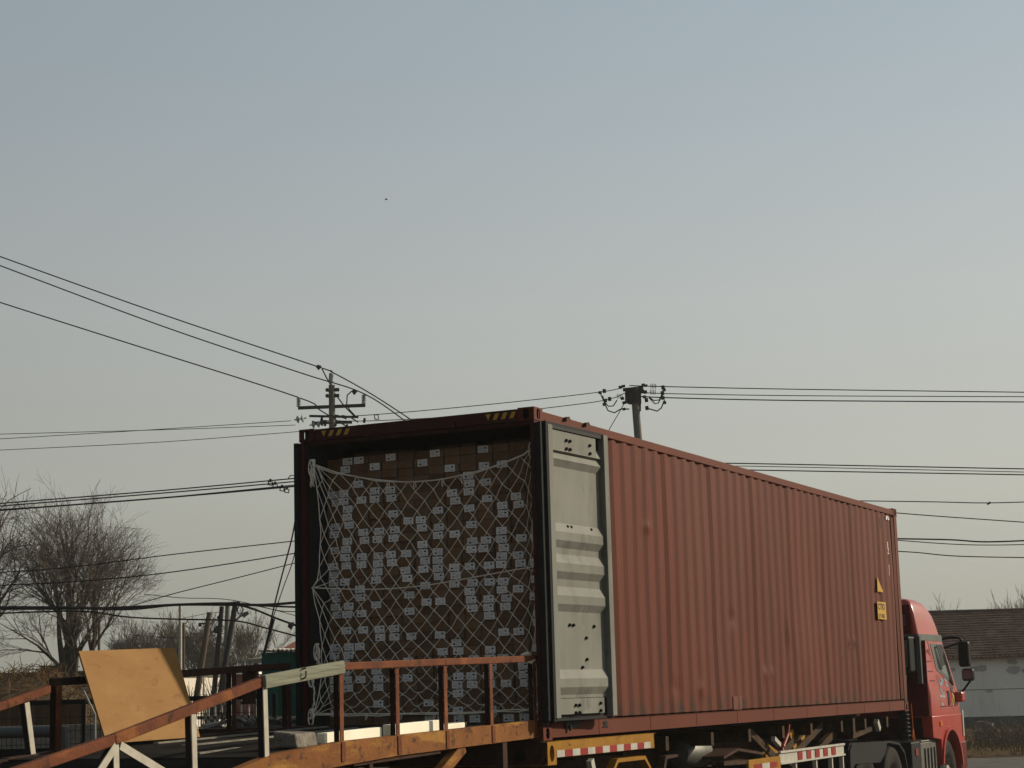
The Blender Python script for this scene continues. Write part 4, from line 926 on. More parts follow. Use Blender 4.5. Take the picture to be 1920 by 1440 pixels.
WG = 'overhead wires'
def wire(pts, D, r, label, Db=None, cat='wire', name='overhead_wire', sag=0):
    n = len(pts); P_ = []
    for k, (x, y) in enumerate(pts):
        d = D if Db is None else D+(Db-D)*k/(n-1); P_.append(at(x, y, d))
    # catmull subdivision
    Q = []
    for k in range(n-1):
        p0, p1, p2, p3 = P_[max(k-1, 0)], P_[k], P_[k+1], P_[min(k+2, n-1)]
        for s_ in range(6):
            t = s_/6; Q.append(.5*((2*p1)+(p2-p0)*t+(2*p0-5*p1+4*p2-p3)*t*t+(3*p1-p0-3*p2+p3)*t**3))
    Q.append(P_[-1]); o = MB().tube(Q, r, 5).make(name, 'wire'); return tag(o, label, cat, WG)
wire([(-60, 458), (0, 481), (300, 588), (597, 688), (621, 697), (700, 741), (790, 800)], 60, .021, 'uppermost thick wire sloping from the upper left onto the pole-top insulator')
wire([(-60, 476), (0, 498), (300, 610), (560, 698), (682, 738), (770, 797)], 60, .021, 'second thick wire from the upper left, ending on the right arm insulator')
wire([(-60, 546), (0, 567), (280, 656), (559, 745), (600, 769), (660, 806)], 60, .021, 'lowest of the three thick wires from the upper left, onto the left arm insulator')
wire([(-60, 816), (0, 814), (300, 806), (554, 797)], 60, .011, 'thin nearly level wire in the upper pair left of the crossarm pole')
wire([(-60, 827), (0, 823), (250, 808), (546, 789)], 60, .011, 'thin rising wire that crosses its neighbour left of the crossarm pole')
wire([(-60, 848), (0, 844), (300, 829), (600, 806)], 60, .011, 'third and lowest thin wire just left of the container roof corner')
wire([(585, 781), (680, 779), (900, 760), (1126, 735), (1170, 724)], 60, .014, 'wire between the two concrete poles, upper of the pair')
wire([(600, 788), (700, 789), (900, 778), (1050, 762), (1136, 750), (1172, 737)], 60, .014, 'wire between the two concrete poles, lower of the pair')
wire([(1180, 723), (1250, 725), (1500, 730), (1960, 736)], 60, .017, 'upper of three wires running right from the collared pole')
wire([(1200, 735), (1250, 738), (1500, 742), (1960, 744)], 60, .015, 'middle of three wires running right from the collared pole')
wire([(1200, 743), (1260, 746), (1500, 751), (1960, 754)], 60, .020, 'lower and thickest of three wires running right from the collared pole')
wire([(1171, 755), (1160, 775), (1142, 806), (1120, 850)], 60, .013, 'stay wire slanting down-left from the collared pole', cat='stay wire', name='stay_wire')
for ys, r, lb in (((868, 871, 880), .018, 'top'), ((873, 876, 886), .012, 'middle'), ((880, 883, 891), .018, 'bottom')):
    wire([(1330, ys[0]), (1500, ys[1]), (1960, ys[2])], 55, r, lb+' wire of the tight trio right of the container roof edge')
wire([(1600, 939), (1750, 941), (1850, 943), (1960, 940)], 50, .014, 'single level wire with a small clamp above the front container corner')
MB().tube([at(1851, 946, 50), at(1857, 942, 50)], [.02, .035], 6).make('wire_clamp', 'iron'); tag(bpy.data.objects['wire_clamp'], 'small dark clamp hanging on the level wire at the right edge', 'clamp')
wire([(1660, 960), (1760, 968), (1960, 982)], 50, .014, 'thin wire descending to the right beside the front container corner')
wire([(1670, 1010), (1780, 1012), (1850, 1016), (1960, 1012)], 48, .020, 'thick slack wire right of the container, above its sagging partner')
wire([(1670, 1012), (1780, 1020), (1860, 1022), (1960, 1020)], 48, .012, 'sagging thin wire tangled with the thick slack wire at the right')
wire([(1670, 1033), (1720, 1036), (1800, 1043), (1960, 1046)], 48, .014, 'lowest wire at the right, above the red cab')
wire([(-60, 950), (0, 944), (300, 920), (520, 900), (575, 895)], 40, .014, 'top wire of the dark bundle crossing the left tree crown')
wire([(-60, 955), (0, 949), (300, 925), (530, 905), (575, 900)], 40, .014, 'second wire of the dark bundle crossing the left tree crown')
wire([(-60, 963), (0, 957), (300, 934), (540, 913), (575, 909)], 40, .018, 'third, thickest wire of the dark bundle crossing the left tree crown')
wire([(-60, 961), (0, 955.5), (250, 938), (540, 910.5), (575, 906)], 40, .010, 'fine wire twisted with the thickest of the left bundle')
mb = MB()
for x, y in ((507, 906), (516, 911), (529, 917), (538, 920)):
    mb.tube([at(x-3.5, y-4, 40), at(x-4, y+3, 40), at(x+3, y+4, 40), at(x+4, y-3, 40)], .015, 5); mb.tube([at(x-2, y-5, 40), at(x+2, y-5, 40)], .04, 6)
mb.tube([at(540, 898, 40), at(545, 891, 40), at(552, 892, 40), at(556, 905, 40)], .012, 5)
tag(mb.make('wire_shackles', 'iron'), 'four small square shackles on the wires left of the container', 'shackles')
wire([(-60, 1076), (120, 1065), (320, 1040), (575, 1012)], 42, .012, 'upper lone wire crossing behind the left tree')
wire([(-60, 1099), (120, 1092), (320, 1073), (575, 1034)], 42, .013, 'middle lone wire crossing behind the left tree')
wire([(250, 1135), (330, 1112), (450, 1082), (575, 1050)], 42, .011, 'steeper lone wire rising to the container left of it')
wire([(-60, 1137), (0, 1139), (120, 1139), (240, 1142), (330, 1134), (440, 1134), (500, 1134), (575, 1128)], 45, .034, 'heavy black cable level across the low left poles')
wire([(-60, 1141), (0, 1142), (150, 1141), (260, 1137), (338, 1133), (430, 1131), (500, 1136), (575, 1139)], 45, .024, 'second black cable braided with the heavy one')
wire([(0, 1150), (150, 1146), (240, 1157), (330, 1161), (440, 1164), (500, 1178), (575, 1198)], 45, .020, 'black cable drooping below the others behind the board')
wire([(430, 1132), (470, 1140), (520, 1160), (575, 1180)], 45, .026, 'thick cable falling right from the low pole cluster')
wire([(270, 1114), (340, 1121), (440, 1126), (575, 1160)], 62, .012, 'faint wire reaching the low poles from the tree')
wire([(430, 1130), (480, 1136), (530, 1146), (575, 1146)], 50, .012, 'thin level wire right of the low pole cluster')
wire([(440, 1132), (500, 1152), (575, 1178)], 50, .009, 'finest wire right of the low pole cluster')
wire([(340, 1160), (390, 1150), (430, 1147)], 60, .008, 'fine wire from the street lamp post to the leaning pole')
wire([(240, 1190), (330, 1196), (400, 1192), (440, 1180)], 70, .010, 'lowest fine wire against the distant trees')
wire([(555, 965), (547, 1010), (527, 1085), (511, 1150), (496, 1225)], 30, .013, 'guy cable slanting down to the green shed, straight strand', cat='guy cable')
wire([(556, 975), (552, 1040), (530, 1105), (510, 1165), (494, 1228)], 30, .008, 'guy cable slanting down to the green shed, loose wavy strand', cat='guy cable')
wire([(513, 1160), (505, 1190), (495, 1226)], 29.9, .028, 'taped lower end of the guy cable above the green shed', cat='guy cable')
o = MB().tube([at(541, 1171, 45), at(549, 1174, 45)], [.06, .10], 8).make('junction_box', 'iron'); tag(o, 'small black box hanging on the cable beside the container', 'junction box')
# low poles
pole(338, 1135, 62, .055, .065, 'galv', 'slim pale steel post with sunlit edge, left of the low pole cluster')
pole(344.5, 1168, 75, .05, .06, 'woodpole', 'short dark post close behind the slim pale steel post')
r3, t3, b3 = pole(393, 1148, 62, .085, .12, 'woodpole', 'leaning brown pole with a small arm, between post and cluster', lean=-.75)
MB().bar(at(374, 1169, 62), at(396, 1170, 62), .05, .05).bar(at(375, 1168, 62), at(375, 1175, 62), .08, .1, up=(1, 0, 0)).make('crossarm', 'iron', r3)
r4_, _, _ = pole(416, 1137, 58, .07, .09, 'iron', 'black pole with a lamp box, leftmost of the tight cluster of three', lean=-.45)
r5, t5, b5 = pole(427, 1133, 60, .075, .085, 'concrete', 'pale concrete pole in the middle of the tight cluster of three', lean=-.2)
r6, t6, b6 = pole(442, 1128, 58, .08, .10, 'iron', 'black leaning pole carrying the street lamp, rightmost of the cluster', lean=-.85)
MB().tube([at(441, 1164, 58), at(450, 1156, 58), at(463, 1150, 58)], .03, 6).tube([at(455, 1154, 58), at(466, 1148.5, 58)], [.09, .05], 8).make('street_lamp_arm', 'silver', r6)
MB().tube([at(444, 1140, 58), at(447, 1150, 58), at(452, 1152, 58), at(456, 1142, 58), at(450, 1134, 58), at(445, 1142, 58)], .022, 5).make('cable_coil', 'wire', r6)
MB().bar(at(422, 1131, 58), at(450, 1129, 58), .05, .05).make('crossarm', 'iron', r6)
MB().tube([at(408, 1160, 58), at(416, 1156, 58)], [.06, .1], 8).make('lamp_box', 'iron', r4_)
MB().tube([at(403, 1187, 58), at(407, 1175, 58), at(413, 1174, 58)], [.08, .05, .02], 8).make('cable_joint', 'iron', r4_)
pole(136.5, 1160, 66, .06, .07, 'woodpole', 'thin brown post seen through the left tree crown')
pole(186, 1155, 70, .05, .06, 'woodpole', 'thin dark post behind the right side of the left tree')

# ------------------------------------------------------------------ bare trees
def tree(name, base, height, spread, label, seed, r0=.32, levels=6, droop=.0, mats=('bark', 'twig'), fork=.25, nb=5, twig_r=.012, lean=(0, 0), group=None, dens=1, fit=None, rise=.10, env=None):
    rnd = random.Random(seed); rt = wroot(name, base, label, 'tree', group)
    tr0, tw = MB(), MB(); base = Vector(base)
    def grow(p, d, ln, r, lv):
        k = 4 if lv < 3 else 3; pts = [p]; rs = [r]; dd = d.copy(); q = p.copy()
        for s_ in range(k):
            dd = (dd+Vector((rnd.uniform(-1, 1), rnd.uniform(-1, 1), rnd.uniform(-.6, .9)))*(.13+.035*lv)+Vector((0, 0, .05 if lv < 4 else -droop))).normalized()
            q = q+dd*ln/k; pts.append(q.copy()); rs.append(max(twig_r*.55, r*(1-.45*(s_+1)/k)))
        (tr0 if lv < 3 else tw).tube(pts, rs, 8 if lv == 0 else (5 if lv < 3 else 3), cap=False)
        if lv >= levels: return
        if env and lv >= 2:
            e_ = pts[-1]-base
            if (e_.x/env[0])**2+(e_.y/env[0])**2+((e_.z-env[1])/env[2])**2 > rnd.uniform(.55, 1.12): return
        nch = max(1, int((nb if lv < 4 else nb-.9)*dens*rnd.uniform(.8, 1.2)+rnd.random()))
        for c_ in range(nch):
            t = rnd.uniform(.35, 1) if lv else rnd.uniform(.72, 1)
            i = min(k-1, int(t*k)); f = t*k-i; pp = pts[i].lerp(pts[i+1], f); rr = (rs[i]*(1-f)+rs[i+1]*f)*(rnd.uniform(.55, .76) if lv < 3 else rnd.uniform(.5, .75))
            sp = spread*rnd.uniform(.6, 1.25)
            az = 2*PI*(c_+rnd.random())/nch
            a1 = dd.cross(Vector((0, 0, 1)))
            if a1.length < .05: a1 = Vector((1, 0, 0))
            a1.normalize(); a2 = dd.cross(a1)
            nd = (dd+(a1*math.cos(az)+a2*math.sin(az))*math.tan(sp)*.9+Vector((0, 0, rise))).normalized()
            grow(pp, nd, ln*rnd.uniform(.6, .86), max(twig_r, rr), lv+1)
        grow(pts[-1], (dd+Vector((rnd.uniform(-.2, .2), rnd.uniform(-.2, .2), 0))).normalized(), ln*.8, max(twig_r, rs[-1]*.95), lv+1)
    ln0 = height*fork
    grow(base, Vector((lean[0], lean[1], 1)).normalized(), ln0, r0, 0)
    if fit:
        A_ = np.array(tw.v); hz = np.percentile(A_[:, 2], 99.6); rx = np.percentile(np.abs(A_[:, 0]-base.x), 98)
        kz, kx = fit[0]/hz, fit[1]/rx
        for mb in (tr0, tw): mb.v = [(base.x+(x-base.x)*kx, base.y+(y-base.y)*kx, z*kz) for x, y, z in mb.v]
    tr0.make('trunk', mats[0], rt, smooth='all'); tw.make('crown', mats[1], rt)
    return rt
b_ = at(126, 1262, 60); tree('bare_tree', (b_.x, 60, 0), 12.6, R(35), 'large bare tree with dark forked trunk left of the plywood board', 5, r0=.40, levels=7, nb=3, droop=.06, fork=.20, twig_r=.0048, rise=.12, env=(3.3, 5.3, 4.2))
b_ = at(-45, 1262, 58); tree('bare_tree', (b_.x, 58, 0), 12.0, R(36), 'bare tree cut off by the left edge of the photo', 12, r0=.32, levels=6, nb=3, droop=.09, fork=.24, twig_r=.0065, rise=.12, env=(3.4, 5.0, 4.1))
for i, (px, D, h, sd, lb) in enumerate([(262, 100, 6.3, 3, 'hazy bare tree just right of the big left tree'), (312, 108, 6.9, 4, 'tallest hazy bare tree above the plywood board'), (372, 100, 6.3, 8, 'hazy bare tree behind the leaning brown pole'), (455, 98, 6.4, 9, 'hazy bare tree right of the low pole cluster')]):
    b_ = at(px, 1262, D); tree('bare_tree', (b_.x, D, 0), h, R(34), lb, sd, r0=.16, levels=6, nb=3, mats=('twigfar', 'twigfar'), twig_r=.011, fork=.28, group='distant bare trees', fit=(h, 1.9), rise=.2)
for i, (px, D, h, sd, lb) in enumerate([(1768, 100, 6.1, 21, 'small bare treetop above the tiled roof beside the cab'), (1898, 95, 6.4, 22, 'bare treetop above the tiled roof at the right edge')]):
    b_ = at(px, 1262, D); tree('bare_tree', (b_.x, D, 0), h, R(36), lb, sd, r0=.15, levels=5, nb=3, mats=('twigfar', 'twigfar'), twig_r=.012, fork=.3, group='distant bare trees', fit=(h, 1.7), rise=.2)

# ------------------------------------------------------------------ long building at the right
DB = 77
def bx(px): return at(px, 1300, DB).x
ex0, ex1 = bx(1660), bx(1660)+24
ez, rz_ = 2.88, 4.75
lb_ = wroot('long_building', ((ex0+ex1)/2, DB+3, 0), 'long single-storey building with red-brown tiled roof and faded whitewashed wall', 'building')
MB().box(ex0, ex1, DB, DB+6, .40, ez).make('wall', 'wash', lb_)
MB().box(ex0, ex1, DB-.05, DB-.004, -.1, .44).make('wall_base', 'washbase', lb_)
MB().box(ex0, ex1, DB-.008, DB-.003, 1.505, 1.53).make('wall_joint', 'washbase', lb_)
ncr = 19
for k in range(ncr):
    t0, t1 = k/ncr, (k+1)/ncr; y0 = DB-.35+t0*3.35; y1 = DB-.35+t1*3.35; z0 = ez-.10+t0*(rz_-ez+.10); z1 = ez-.10+t1*(rz_-ez+.10)
    tcm = MB(); x = ex0-.3; sagf = lambda q: -.03*math.sin(q*.35)-.02*math.sin(q*1.1+1)
    while x < ex1:
        j1, j2 = random.uniform(-.016, .016), random.uniform(-.012, .012); x2 = x+.235; sg = sagf(x)
        tcm.add([(x, y0-.02+j2, z0+.055+j1+sg), (x2, y0-.02+j2, z0+.055+j1+sg), (x2, y1, z1+.01+sg), (x, y1, z1+.01+sg), (x, y0-.02+j2, z0-.02+sg), (x2, y0-.02+j2, z0-.02+sg)], [(0, 1, 2, 3), (4, 5, 1, 0)]); x += .24
    tcm.make('tile_course', 'tile', lb_)
ru = MB(); x = ex0-.3
while x < ex1: ru.tube([(x, DB-.37, ez-.075), (x+.001, DB-.37, ez-.01), (x+.08, DB-.36, ez+.0)], .035, 5); x += .19
ru.make('eave_tiles', 'tile', lb_)['kind'] = 'stuff'
MB().add([(ex0-.3, DB+3.0, rz_+.01), (ex1, DB+3.0, rz_+.01), (ex1, DB+6.3, ez-.1), (ex0-.3, DB+6.3, ez-.1)], [(0, 1, 2, 3)]).make('roof_back', 'tile', lb_)
MB().tube([(ex0-.3, DB+3, rz_+.04), (ex1, DB+3, rz_+.04)], .07, 8).make('ridge', 'tile', lb_)
MB().add([(ex0, DB+.01, ez), (ex0, DB+5.99, ez), (ex0, DB+3, rz_-.02)], [(0, 1, 2)]).make('gable', 'wash', lb_)
def patch(px0, px1, py0, py1, seed, name='faded_lettering'):
    rnd = random.Random(seed); yo = DB-.004-.003*seed; a, b = at(px0, py1, DB-.006), at(px1, py0, DB-.006); n = 20; mb = MB(); c = (a+b)/2
    vs = [(c.x+(b.x-a.x)/2*math.cos(q)*rnd.uniform(.7, 1.1)*(abs(math.cos(q))**-.25 if abs(math.cos(q)) > .2 else 1), yo, c.z+(b.z-a.z)/2*math.sin(q)*rnd.uniform(.7, 1.1)) for q in [2*PI*k/n for k in range(n)]]
    mb.add(vs, [tuple(range(n))]); mb.make(name, 'washpatch', lb_)
for a in ((1779, 1792, 1251, 1260, 1), (1818, 1838, 1248, 1260, 2), (1830, 1852, 1246, 1259, 3), (1888, 1908, 1234, 1247, 4), (1887, 1913, 1247, 1264, 5), (1916, 1935, 1250, 1264, 6), (1848, 1862, 1292, 1299, 7)): patch(*a)
# debris on the bank
o = MB()
for k in range(9):
    p = Vector((at(1835, 1385, 56).x+random.uniform(-.25, .35), 56+random.uniform(-.4, .4), .25+random.uniform(0, .5))); q = p+Vector((random.uniform(-.4, .4), random.uniform(-.2, .2), random.uniform(-.35, .2))); o.bar(p, q, random.uniform(.1, .4), .05)
tag(o.make('rubble_pile', 'stone'), 'pile of broken grey slabs in the dry grass below the whitewashed wall', 'rubble')
o = MB()
for k in range(260):
    a = random.uniform(0, 2*PI); rr = random.random()**.5*1.1; x = at(1905, 1390, 54).x+rr*math.cos(a); y = 54+rr*math.sin(a)*.8; h = random.uniform(.3, .9)
    o.tube([(x, y, .05), (x+random.uniform(-.2, .2), y, h*.6), (x+random.uniform(-.45, .45), y+random.uniform(-.2, .2), h)], [.01, .008, .004], 3)
tag(o.make('dead_shrub', 'twig'), 'dark dead shrub in the grass at the right edge', 'shrub')
o = MB().tube([at(1905, 1150, 90), at(1906, 1138, 90)], .35, 8).tube([at(1906, 1138, 90), at(1906, 1100, 90)], .03, 4)

# ------------------------------------------------------------------ behind the ramp on the left
# cream building end, sunlit
c0 = at(335, 1300, 70); dvec = Vector((.53, .85, 0)).normalized(); n_ = Vector((.85, -.53, 0))
cr = wroot('cream_building', (c0.x, 70, 0), 'low cream building end lit by the sun behind the thin poles', 'building')
a, b = Vector((c0.x, 70, 0)), Vector((c0.x, 70, 0))+dvec*4.6
bkk = -n_*6
def quadbox(mb, a, b, dep, z0, z1):
    vs = [(p.x, p.y, z) for z in (z0, z1) for p in (a, b, b+dep, a+dep)]; return mb.add(vs, [(0, 3, 2, 1), (4, 5, 6, 7), (0, 1, 5, 4), (1, 2, 6, 5), (2, 3, 7, 6), (3, 0, 4, 7)])
quadbox(MB(), a, b, bkk, 0, 2.85).make('wall', 'cream', cr)
quadbox(MB(), a-dvec*.1+n_*.1, b+dvec*.1+n_*.1, bkk*1.04, 2.852, 2.93).make('roof_slab', 'stone', cr)
for t_ in (.30, .62, .9):
    p = a.lerp(b, t_)+n_*.01; q = p+dvec*.12; quadbox(MB(), p, q, n_*.03, 0, 2.8).make('downpipe', 'cream', cr)
# red brick shed with white coping, green shed, distant roofs
def boxat(px0, px1, pytop, D, dep, z0, name, parts, label, cat):
    p0, p1 = at(px0, pytop, D), at(px1, pytop, D); r_ = wroot(name, ((p0.x+p1.x)/2, D+dep/2, 0), label, cat)
    return r_, p0.x, p1.x, (p0.z+p1.z)/2
r_, xa, xb, zt = boxat(441, 480, 1264, 58, 3, 0, 'brick_shed', None, 'small red-brown shed with a white coping, between poles and green shed', 'shed')
MB().box(xa, xb, 58, 61, 0, zt).make('wall', 'brick', r_); MB().box(xa-.05, xb+.05, 57.93, 61.1, zt+.002, zt+.06).make('coping', 'whitewood', r_)
r_, xa, xb, zt = boxat(491, 640, 1222, 34, 3, 0, 'green_shed', None, 'dark green sheet-metal shed directly left of the container', 'shed')
gb = MB(); x = xa; 
while x < xb: gb.box(x, x+.10, 33.97, 34, .0, zt); x += .2
gb.box(xa, xb, 34.001, 37, 0, zt); gb.make('wall', 'green', r_)
gb = MB(); x = xa-.05; n = 40
for k in range(n):
    xx = xa-.05+(xb-xa+.1)*k/(n-1); gb.v += [(xx, 33.9, zt+.03+.03*(k % 2)+random.uniform(-.02, .02)), (xx, 37.1, zt+.10+.03*(k % 2))]
gb.f = [(2*k, 2*k+1, 2*k+3, 2*k+2) for k in range(n-1)]; gb.m = [0]*(n-1); o = gb.make('roof', 'scrap', r_); sm = o.modifiers.new('s', 'SOLIDIFY'); sm.thickness = .03
MB().box(at(520, 1345, 33.5).x, at(570, 1345, 33.5).x, 33.4, 33.9, at(520, 1350, 33.5).z, at(520, 1344, 33.5).z).make('ledge', 'scrap', r_)
MB().box(xa, xb, 33.9, 34.0, 0, .3).make('plinth', 'stone', r_)
r_, xa, xb, zt = boxat(523, 640, 1219, 75, 8, 0, 'red_roof_house', None, 'house with a red-orange roof peeping over the green shed', 'house')
MB().box(xa+.6, xb, 75, 83, 0, zt).make('wall', 'brick', r_)
MB().add([(xa, 74.6, zt), (xb, 74.6, zt), (xb, 79, zt+2.6), (xa+2.6, 79, zt+1.7), (xa, 74.6, zt-.1), (xb, 74.6, zt-.1)], [(0, 1, 2, 3), (4, 5, 1, 0)]).make('roof', mat('orange_roof', (.30, .12, .07)), r_)
r_, xa, xb, zt = boxat(461, 492, 1240, 50, 4, 0, 'grey_canopy', None, 'pale grey sloping canopy just left of the green shed', 'canopy')
MB().add([(xa, 50, zt-.05), (xb+1, 50, zt-.05), (xb+1, 50, zt+.10), (xa, 50, zt+.06), (xa+.1, 54, zt+.2), (xb+1, 54, zt+.4)], [(0, 1, 2, 3), (3, 2, 5, 4)]).make('roof', 'stone', r_)
MB().box(xa+.2, xa+.3, 50.2, 50.3, 0, zt-.05).box(xb, xb+.1, 50.2, 50.3, 0, zt-.05).make('post', 'iron', r_)
# brown low building behind the brush
r_, xa, xb, zt = boxat(-80, 170, 1264, 66, 5, 0, 'brown_shed', None, 'low brown shed behind the dead brush at the left', 'shed')
MB().box(xa, xb, 66, 71, 0, zt).make('wall', mat('brown_wall', (.12, .095, .075)), r_)
MB().box(xa-.1, xb+.1, 65.9, 71, zt+.002, zt+.06).make('roof', 'stone', r_)
pa, pb = at(79, 1261, 62), at(119, 1250, 62)
MB().box(pa.x, pb.x, 62, 64, pa.z, pb.z).make('wall', 'brick', r_); MB().box(pa.x-.05, pb.x+.05, 61.9, 64.1, pb.z+.002, pb.z+.05).make('roof', 'iron', r_)
MB().box(pa.x, pb.x, 62, 64, 0, pa.z-.01).make('wall', 'woodpole', r_)
# earth mound with dead brush
mbm = MB(); nx, ny = 26, 10
cx = at(20, 1300, 40).x
for j in range(ny):
    for i in range(nx):
        x = cx-9+i*.55; y = 36+j*1.2; e = math.exp(-((x-cx-.1)/3.1)**2-((y-41)/4)**2); mbm.v.append((x, y, -.02+2.62*e+random.uniform(-.1, .1)*min(1, e*3)))
mbm.f = [(j*nx+i, j*nx+i+1, (j+1)*nx+i+1, (j+1)*nx+i) for j in range(ny-1) for i in range(nx-1)]; mbm.m = [0]*len(mbm.f)
tag(mbm.make('earth_mound', 'bank', smooth='all'), kind='structure')
br_ = MB()
for k in range(6500):
    x = random.gauss(cx+.1, 1.6); y = random.uniform(37.5, 43); e = math.exp(-((x-cx-.1)/3.1)**2-((y-41)/4)**2); z = 2.7*e*random.uniform(.6, 1.02)
    if x > cx+2.6: continue
    a, e2 = random.uniform(0, 2*PI), random.uniform(-.3, 1.3); l = random.uniform(.15, .55)
    d = Vector((math.cos(a)*math.cos(e2), math.sin(a)*math.cos(e2), math.sin(e2)))*l
    p = Vector((x, y, z)); mdl = p+d*.5+Vector((random.uniform(-.08, .08), 0, random.uniform(-.05, .08)))
    br_.tube([p, mdl, p+d+Vector((0, 0, -.08))], [.009, .008, .004], 3, cap=False)
tag(br_.make('dead_brush', 'brush'), kind='stuff')
# dry shrubs before the cream wall
for k, (px, py) in enumerate(((357, 1285), (388, 1292), (402, 1275), (418, 1290))):
    c = at(px, 1330, 52); sh = MB(); rnd = random.Random(k)
    tz = at(px, py-10, 52).z
    for q in range(20):
        a = rnd.uniform(0, 2*PI); l = rnd.uniform(.1, .45); sh.tube([(c.x, 52, 1.0), (c.x+.4*l*math.cos(a), 52+.3*l*math.sin(a), 1+(tz-1)*rnd.uniform(.4, .8)), (c.x+l*math.cos(a), 52+l*math.sin(a), 1+(tz-1)*rnd.uniform(.6, 1.05))], [.012, .01, .006], 3)
    sh.tube([(c.x, 52, 0), (c.x, 52, 1.1)], .02, 5)
    tag(sh.make('dry_shrub', M['rustdark'] if k == 0 else M['twig']), ['reddish dry shrub against the cream wall beside the board', 'low dry shrub against the cream wall, left of the black pole', 'tall thin weed in front of the cream wall', 'dry shrub against the cream wall near the pole cluster'][k], 'shrub')
# black mesh fence
DF = 24; zf = at(80, 1313, DF).z; fn = wroot('mesh_fence', (at(90, 1313, DF).x, DF, 0), 'black welded mesh fence behind the left side of the ramp', 'fence')
x0f, x1f = at(-60, 1313, DF).x, at(482, 1313, DF).x
MB().bar((x0f, DF, zf-.03), (x1f, DF, zf-.03), .05, .06).make('top_rail', 'black', fn)
xp = at(159, 1313, DF).x; xs_ = [xp-2.4*k for k in (1, 0, -1)]
for x in xs_: MB().bar((x, DF-.05, 0), (x, DF-.05, zf), .045, .045, up=(1, 0, 0)).make('post', 'black', fn)
ms = MB(); x = x0f
while x < x1f: ms.bar((x, DF, 0), (x, DF, zf-.06), .006, .006, up=(1, 0, 0)); x += .062
z = zf-.22
while z > .1: ms.bar((x0f, DF+.006, z), (x1f, DF+.006, z), .007, .007); z -= .165
ms.make('mesh_wires', 'black', fn)['kind'] = 'stuff'
# steel pipe trestle in front of it
DT = 19; zt = at(50, 1373, DT).z; xr = at(106, 1373, DT).x
ts = wroot('pipe_barrier', (xr-1, DT, 0), 'dark grey steel pipe barrier in front of the mesh fence', 'barrier')
MB().tube([(xr-3, DT, zt), (xr, DT, zt)], .055, 12).make('pipe', 'greyplastic', ts, smooth=True)
MB().box(xr-.02, xr+.10, DT-.06, DT+.06, 0, zt+.05).make('post', 'greyplastic', ts, bevel=.01)
MB().box(xr-3, xr-.03, DT-.02, DT+.02, 0, zt-.16).make('panel', 'black', ts)
# white plank and low pale kerb wall behind the fence
DK = 27; MBk = MB().box(at(-60, 1368, DK).x, at(200, 1368, DK).x, DK, DK+.3, 0, at(60, 1361, DK).z)
tag(MBk.make('low_wall', 'stone'), 'low pale concrete wall seen through the mesh fence', 'wall')
DK = 29; tag(MB().box(at(-60, 1368, DK).x, at(160, 1368, DK).x, DK, DK+.1, 0, at(60, 1318, DK).z).make('board_fence', mat('brown_boards', (.11, .065, .035), (.06, .038, .022), scale=3, stretch=(3, 1, .3))), 'brown board fence behind the black mesh at the left', 'fence')
# folding white sign frame beside the board
sgn = wroot('sign_frame', (at(160, 1330, 22).x, 22, 0), 'thin white A-frame stand half hidden by the plywood board', 'stand')
MB().bar(at(153, 1290, 22), at(170, 1290, 22), .03, .02).make('top_bar', 'white', sgn)
MB().bar(at(154, 1290, 22), at(178, 1340, 22), .02, .02).bar(at(178, 1340, 22), (at(182, 1345, 22).x, 22, 0), .02, .02).make('leg', 'white', sgn)
# white railing beyond the ramp
DR = 40; rl = wroot('white_railing', (at(430, 1330, DR).x, DR, 0), 'white railing with slim uprights behind the ramp platform', 'railing')
for py in (1319, 1346):
    MB().bar(at(370, py, DR), at(498, py-2, DR), .06, .07).make('rail', 'stone', rl)
for k in range(10):
    x = at(378+k*12.6, 1330, DR).x; MB().box(x-.02, x+.02, DR-.03, DR+.01, at(378+k*12.6, 1372, DR).z, at(378+k*12.6, 1304 if k > 3 else 1321, DR).z).make('upright', 'white', rl)
MB().box(at(372, 1370, DR).x, at(498, 1370, DR).x, DR+.04, DR+.2, 0, at(400, 1362, DR).z).make('base', 'stone', rl)
# warning triangle
p = [at(462, 1291, 30), at(478, 1292, 30), at(477, 1317, 30)]
wt = wroot('warning_pennant', (p[0].x, 30, 0), 'white triangular warning pennant with a red edge left of the green shed', 'pennant')
MB().add([q for q in p]+[q+Vector((0, .02, 0)) for q in p], [(0, 1, 2), (5, 4, 3), (0, 3, 4, 1), (1, 4, 5, 2), (2, 5, 3, 0)]).make('pennant_cloth', 'white', wt)
MB().bar(at(462, 1293, 29.95), at(477, 1317, 29.95), .05, .02).make('red_edge', 'red', wt)
MB().tube([(p[1].x, 30.03, 0), (p[1].x, 30.03, p[1].z)], .015, 6).make('staff', 'iron', wt)
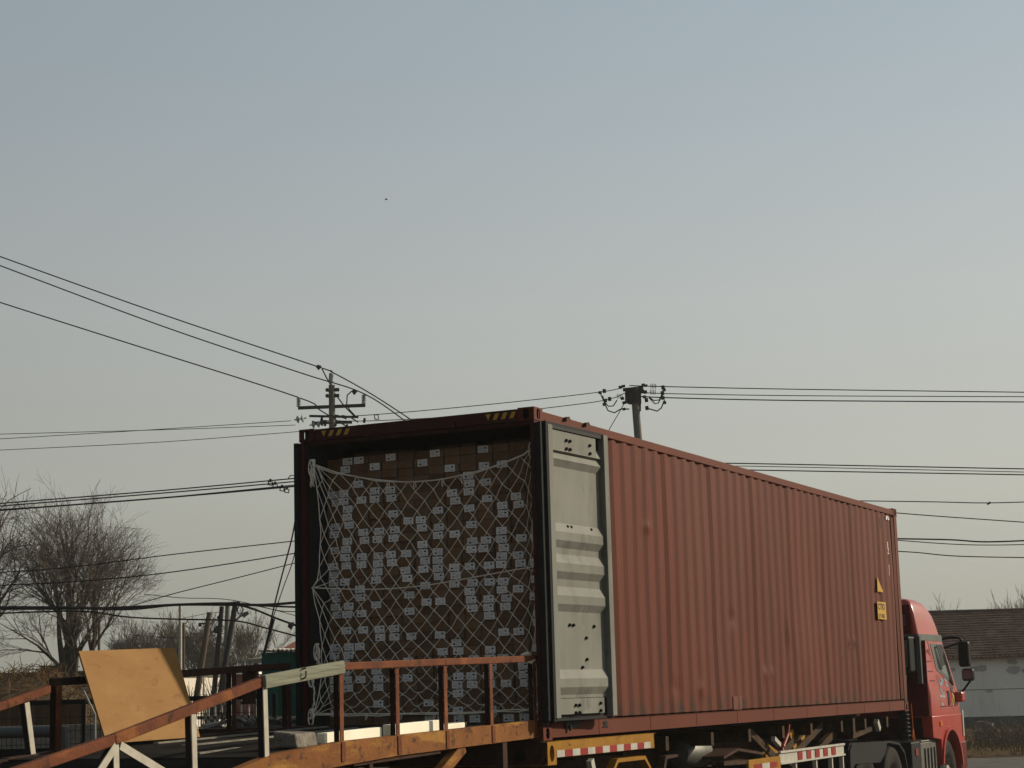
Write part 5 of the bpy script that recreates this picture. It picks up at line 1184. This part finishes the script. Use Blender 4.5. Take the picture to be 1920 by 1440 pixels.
# scrap lengths lying behind the ramp
for k, (xa, ya, xb, yb, lb) in enumerate(((382, 1362, 432, 1352, 'pale scrap board behind the ramp, left of the wide rail post'), (444, 1345, 470, 1362, 'pale scrap strip leaning behind the ramp, right of the wide rail post'), (500, 1345, 530, 1358, 'thin steel angle lying in front of the green shed'), (410, 1358, 428, 1370, 'curved grey scrap sheet behind the plywood board'))):
    DS = 22+k*.5; a, b = at(xa, ya, DS), at(xb, yb, DS+.6)
    o = MB().bar(a, b, .07, .035).make('scrap_strip', 'scrap'); tag(o, lb, 'scrap', 'scrap behind the ramp')
pd_ = wroot('scrap_platform', (at(440, 1370, 23).x, 23.5, 0), 'dark work platform holding scrap behind the ramp', 'platform')
MB().box(at(355, 1372, 22).x, at(600, 1372, 22).x, 22, 25, 0, at(440, 1366, 22).z).make('platform_top', 'rustdark', pd_)
o = MB()
for k in range(60):
    x = random.uniform(at(380, 1360, 22.5).x, at(560, 1360, 22.5).x); p = Vector((x, random.uniform(22.1, 24), at(440, 1366, 22).z+random.uniform(0, .08))); q = p+Vector((random.uniform(-.25, .25), random.uniform(-.1, .1), random.uniform(-.03, .12))); o.bar(p, q, .02, .015)
tag(o.make('scrap_heap', 'silver'), 'tangled metal offcuts heaped behind the ramp platform', 'scrap', kind='stuff')
# dot in the sky: a distant bird
bd = wroot('bird', at(724, 374, 120), 'tiny dark bird alone in the sky above the container', 'bird')
p = at(724, 374, 120)
MB().lathe([(0, -.10), (.035, -.05), (.045, 0), (.025, .07), (0, .12)], p, 'x', 8).make('body', 'twig', bd)
for s_ in (-1, 1): MB().add([(p.x-.03, p.y, p.z+.01), (p.x+.05, p.y, p.z+.01), (p.x+.03, p.y+s_*.16, p.z+.05), (p.x-.02, p.y+s_*.12, p.z+.06)], [(0, 1, 2, 3)]).make('wing', 'twig', bd)

# thin haze over the yard
hz = MB().box(-140, 140, -14, 210, -1, 17).make('haze', 'film'); hz.data.materials.clear()
hm = bpy.data.materials.new('haze_air'); hm.use_nodes = True; t = hm.node_tree; t.nodes.clear()
o_ = t.nodes.new('ShaderNodeOutputMaterial'); v_ = t.nodes.new('ShaderNodeVolumePrincipled'); v_.inputs['Density'].default_value = .0005; v_.inputs['Color'].default_value = (.90, .91, .88, 1); v_.inputs['Anisotropy'].default_value = .2
t.links.new(v_.outputs[0], o_.inputs['Volume']); hz.data.materials.append(hm); tag(hz, kind='stuff')
sc.render.engine = 'CYCLES'
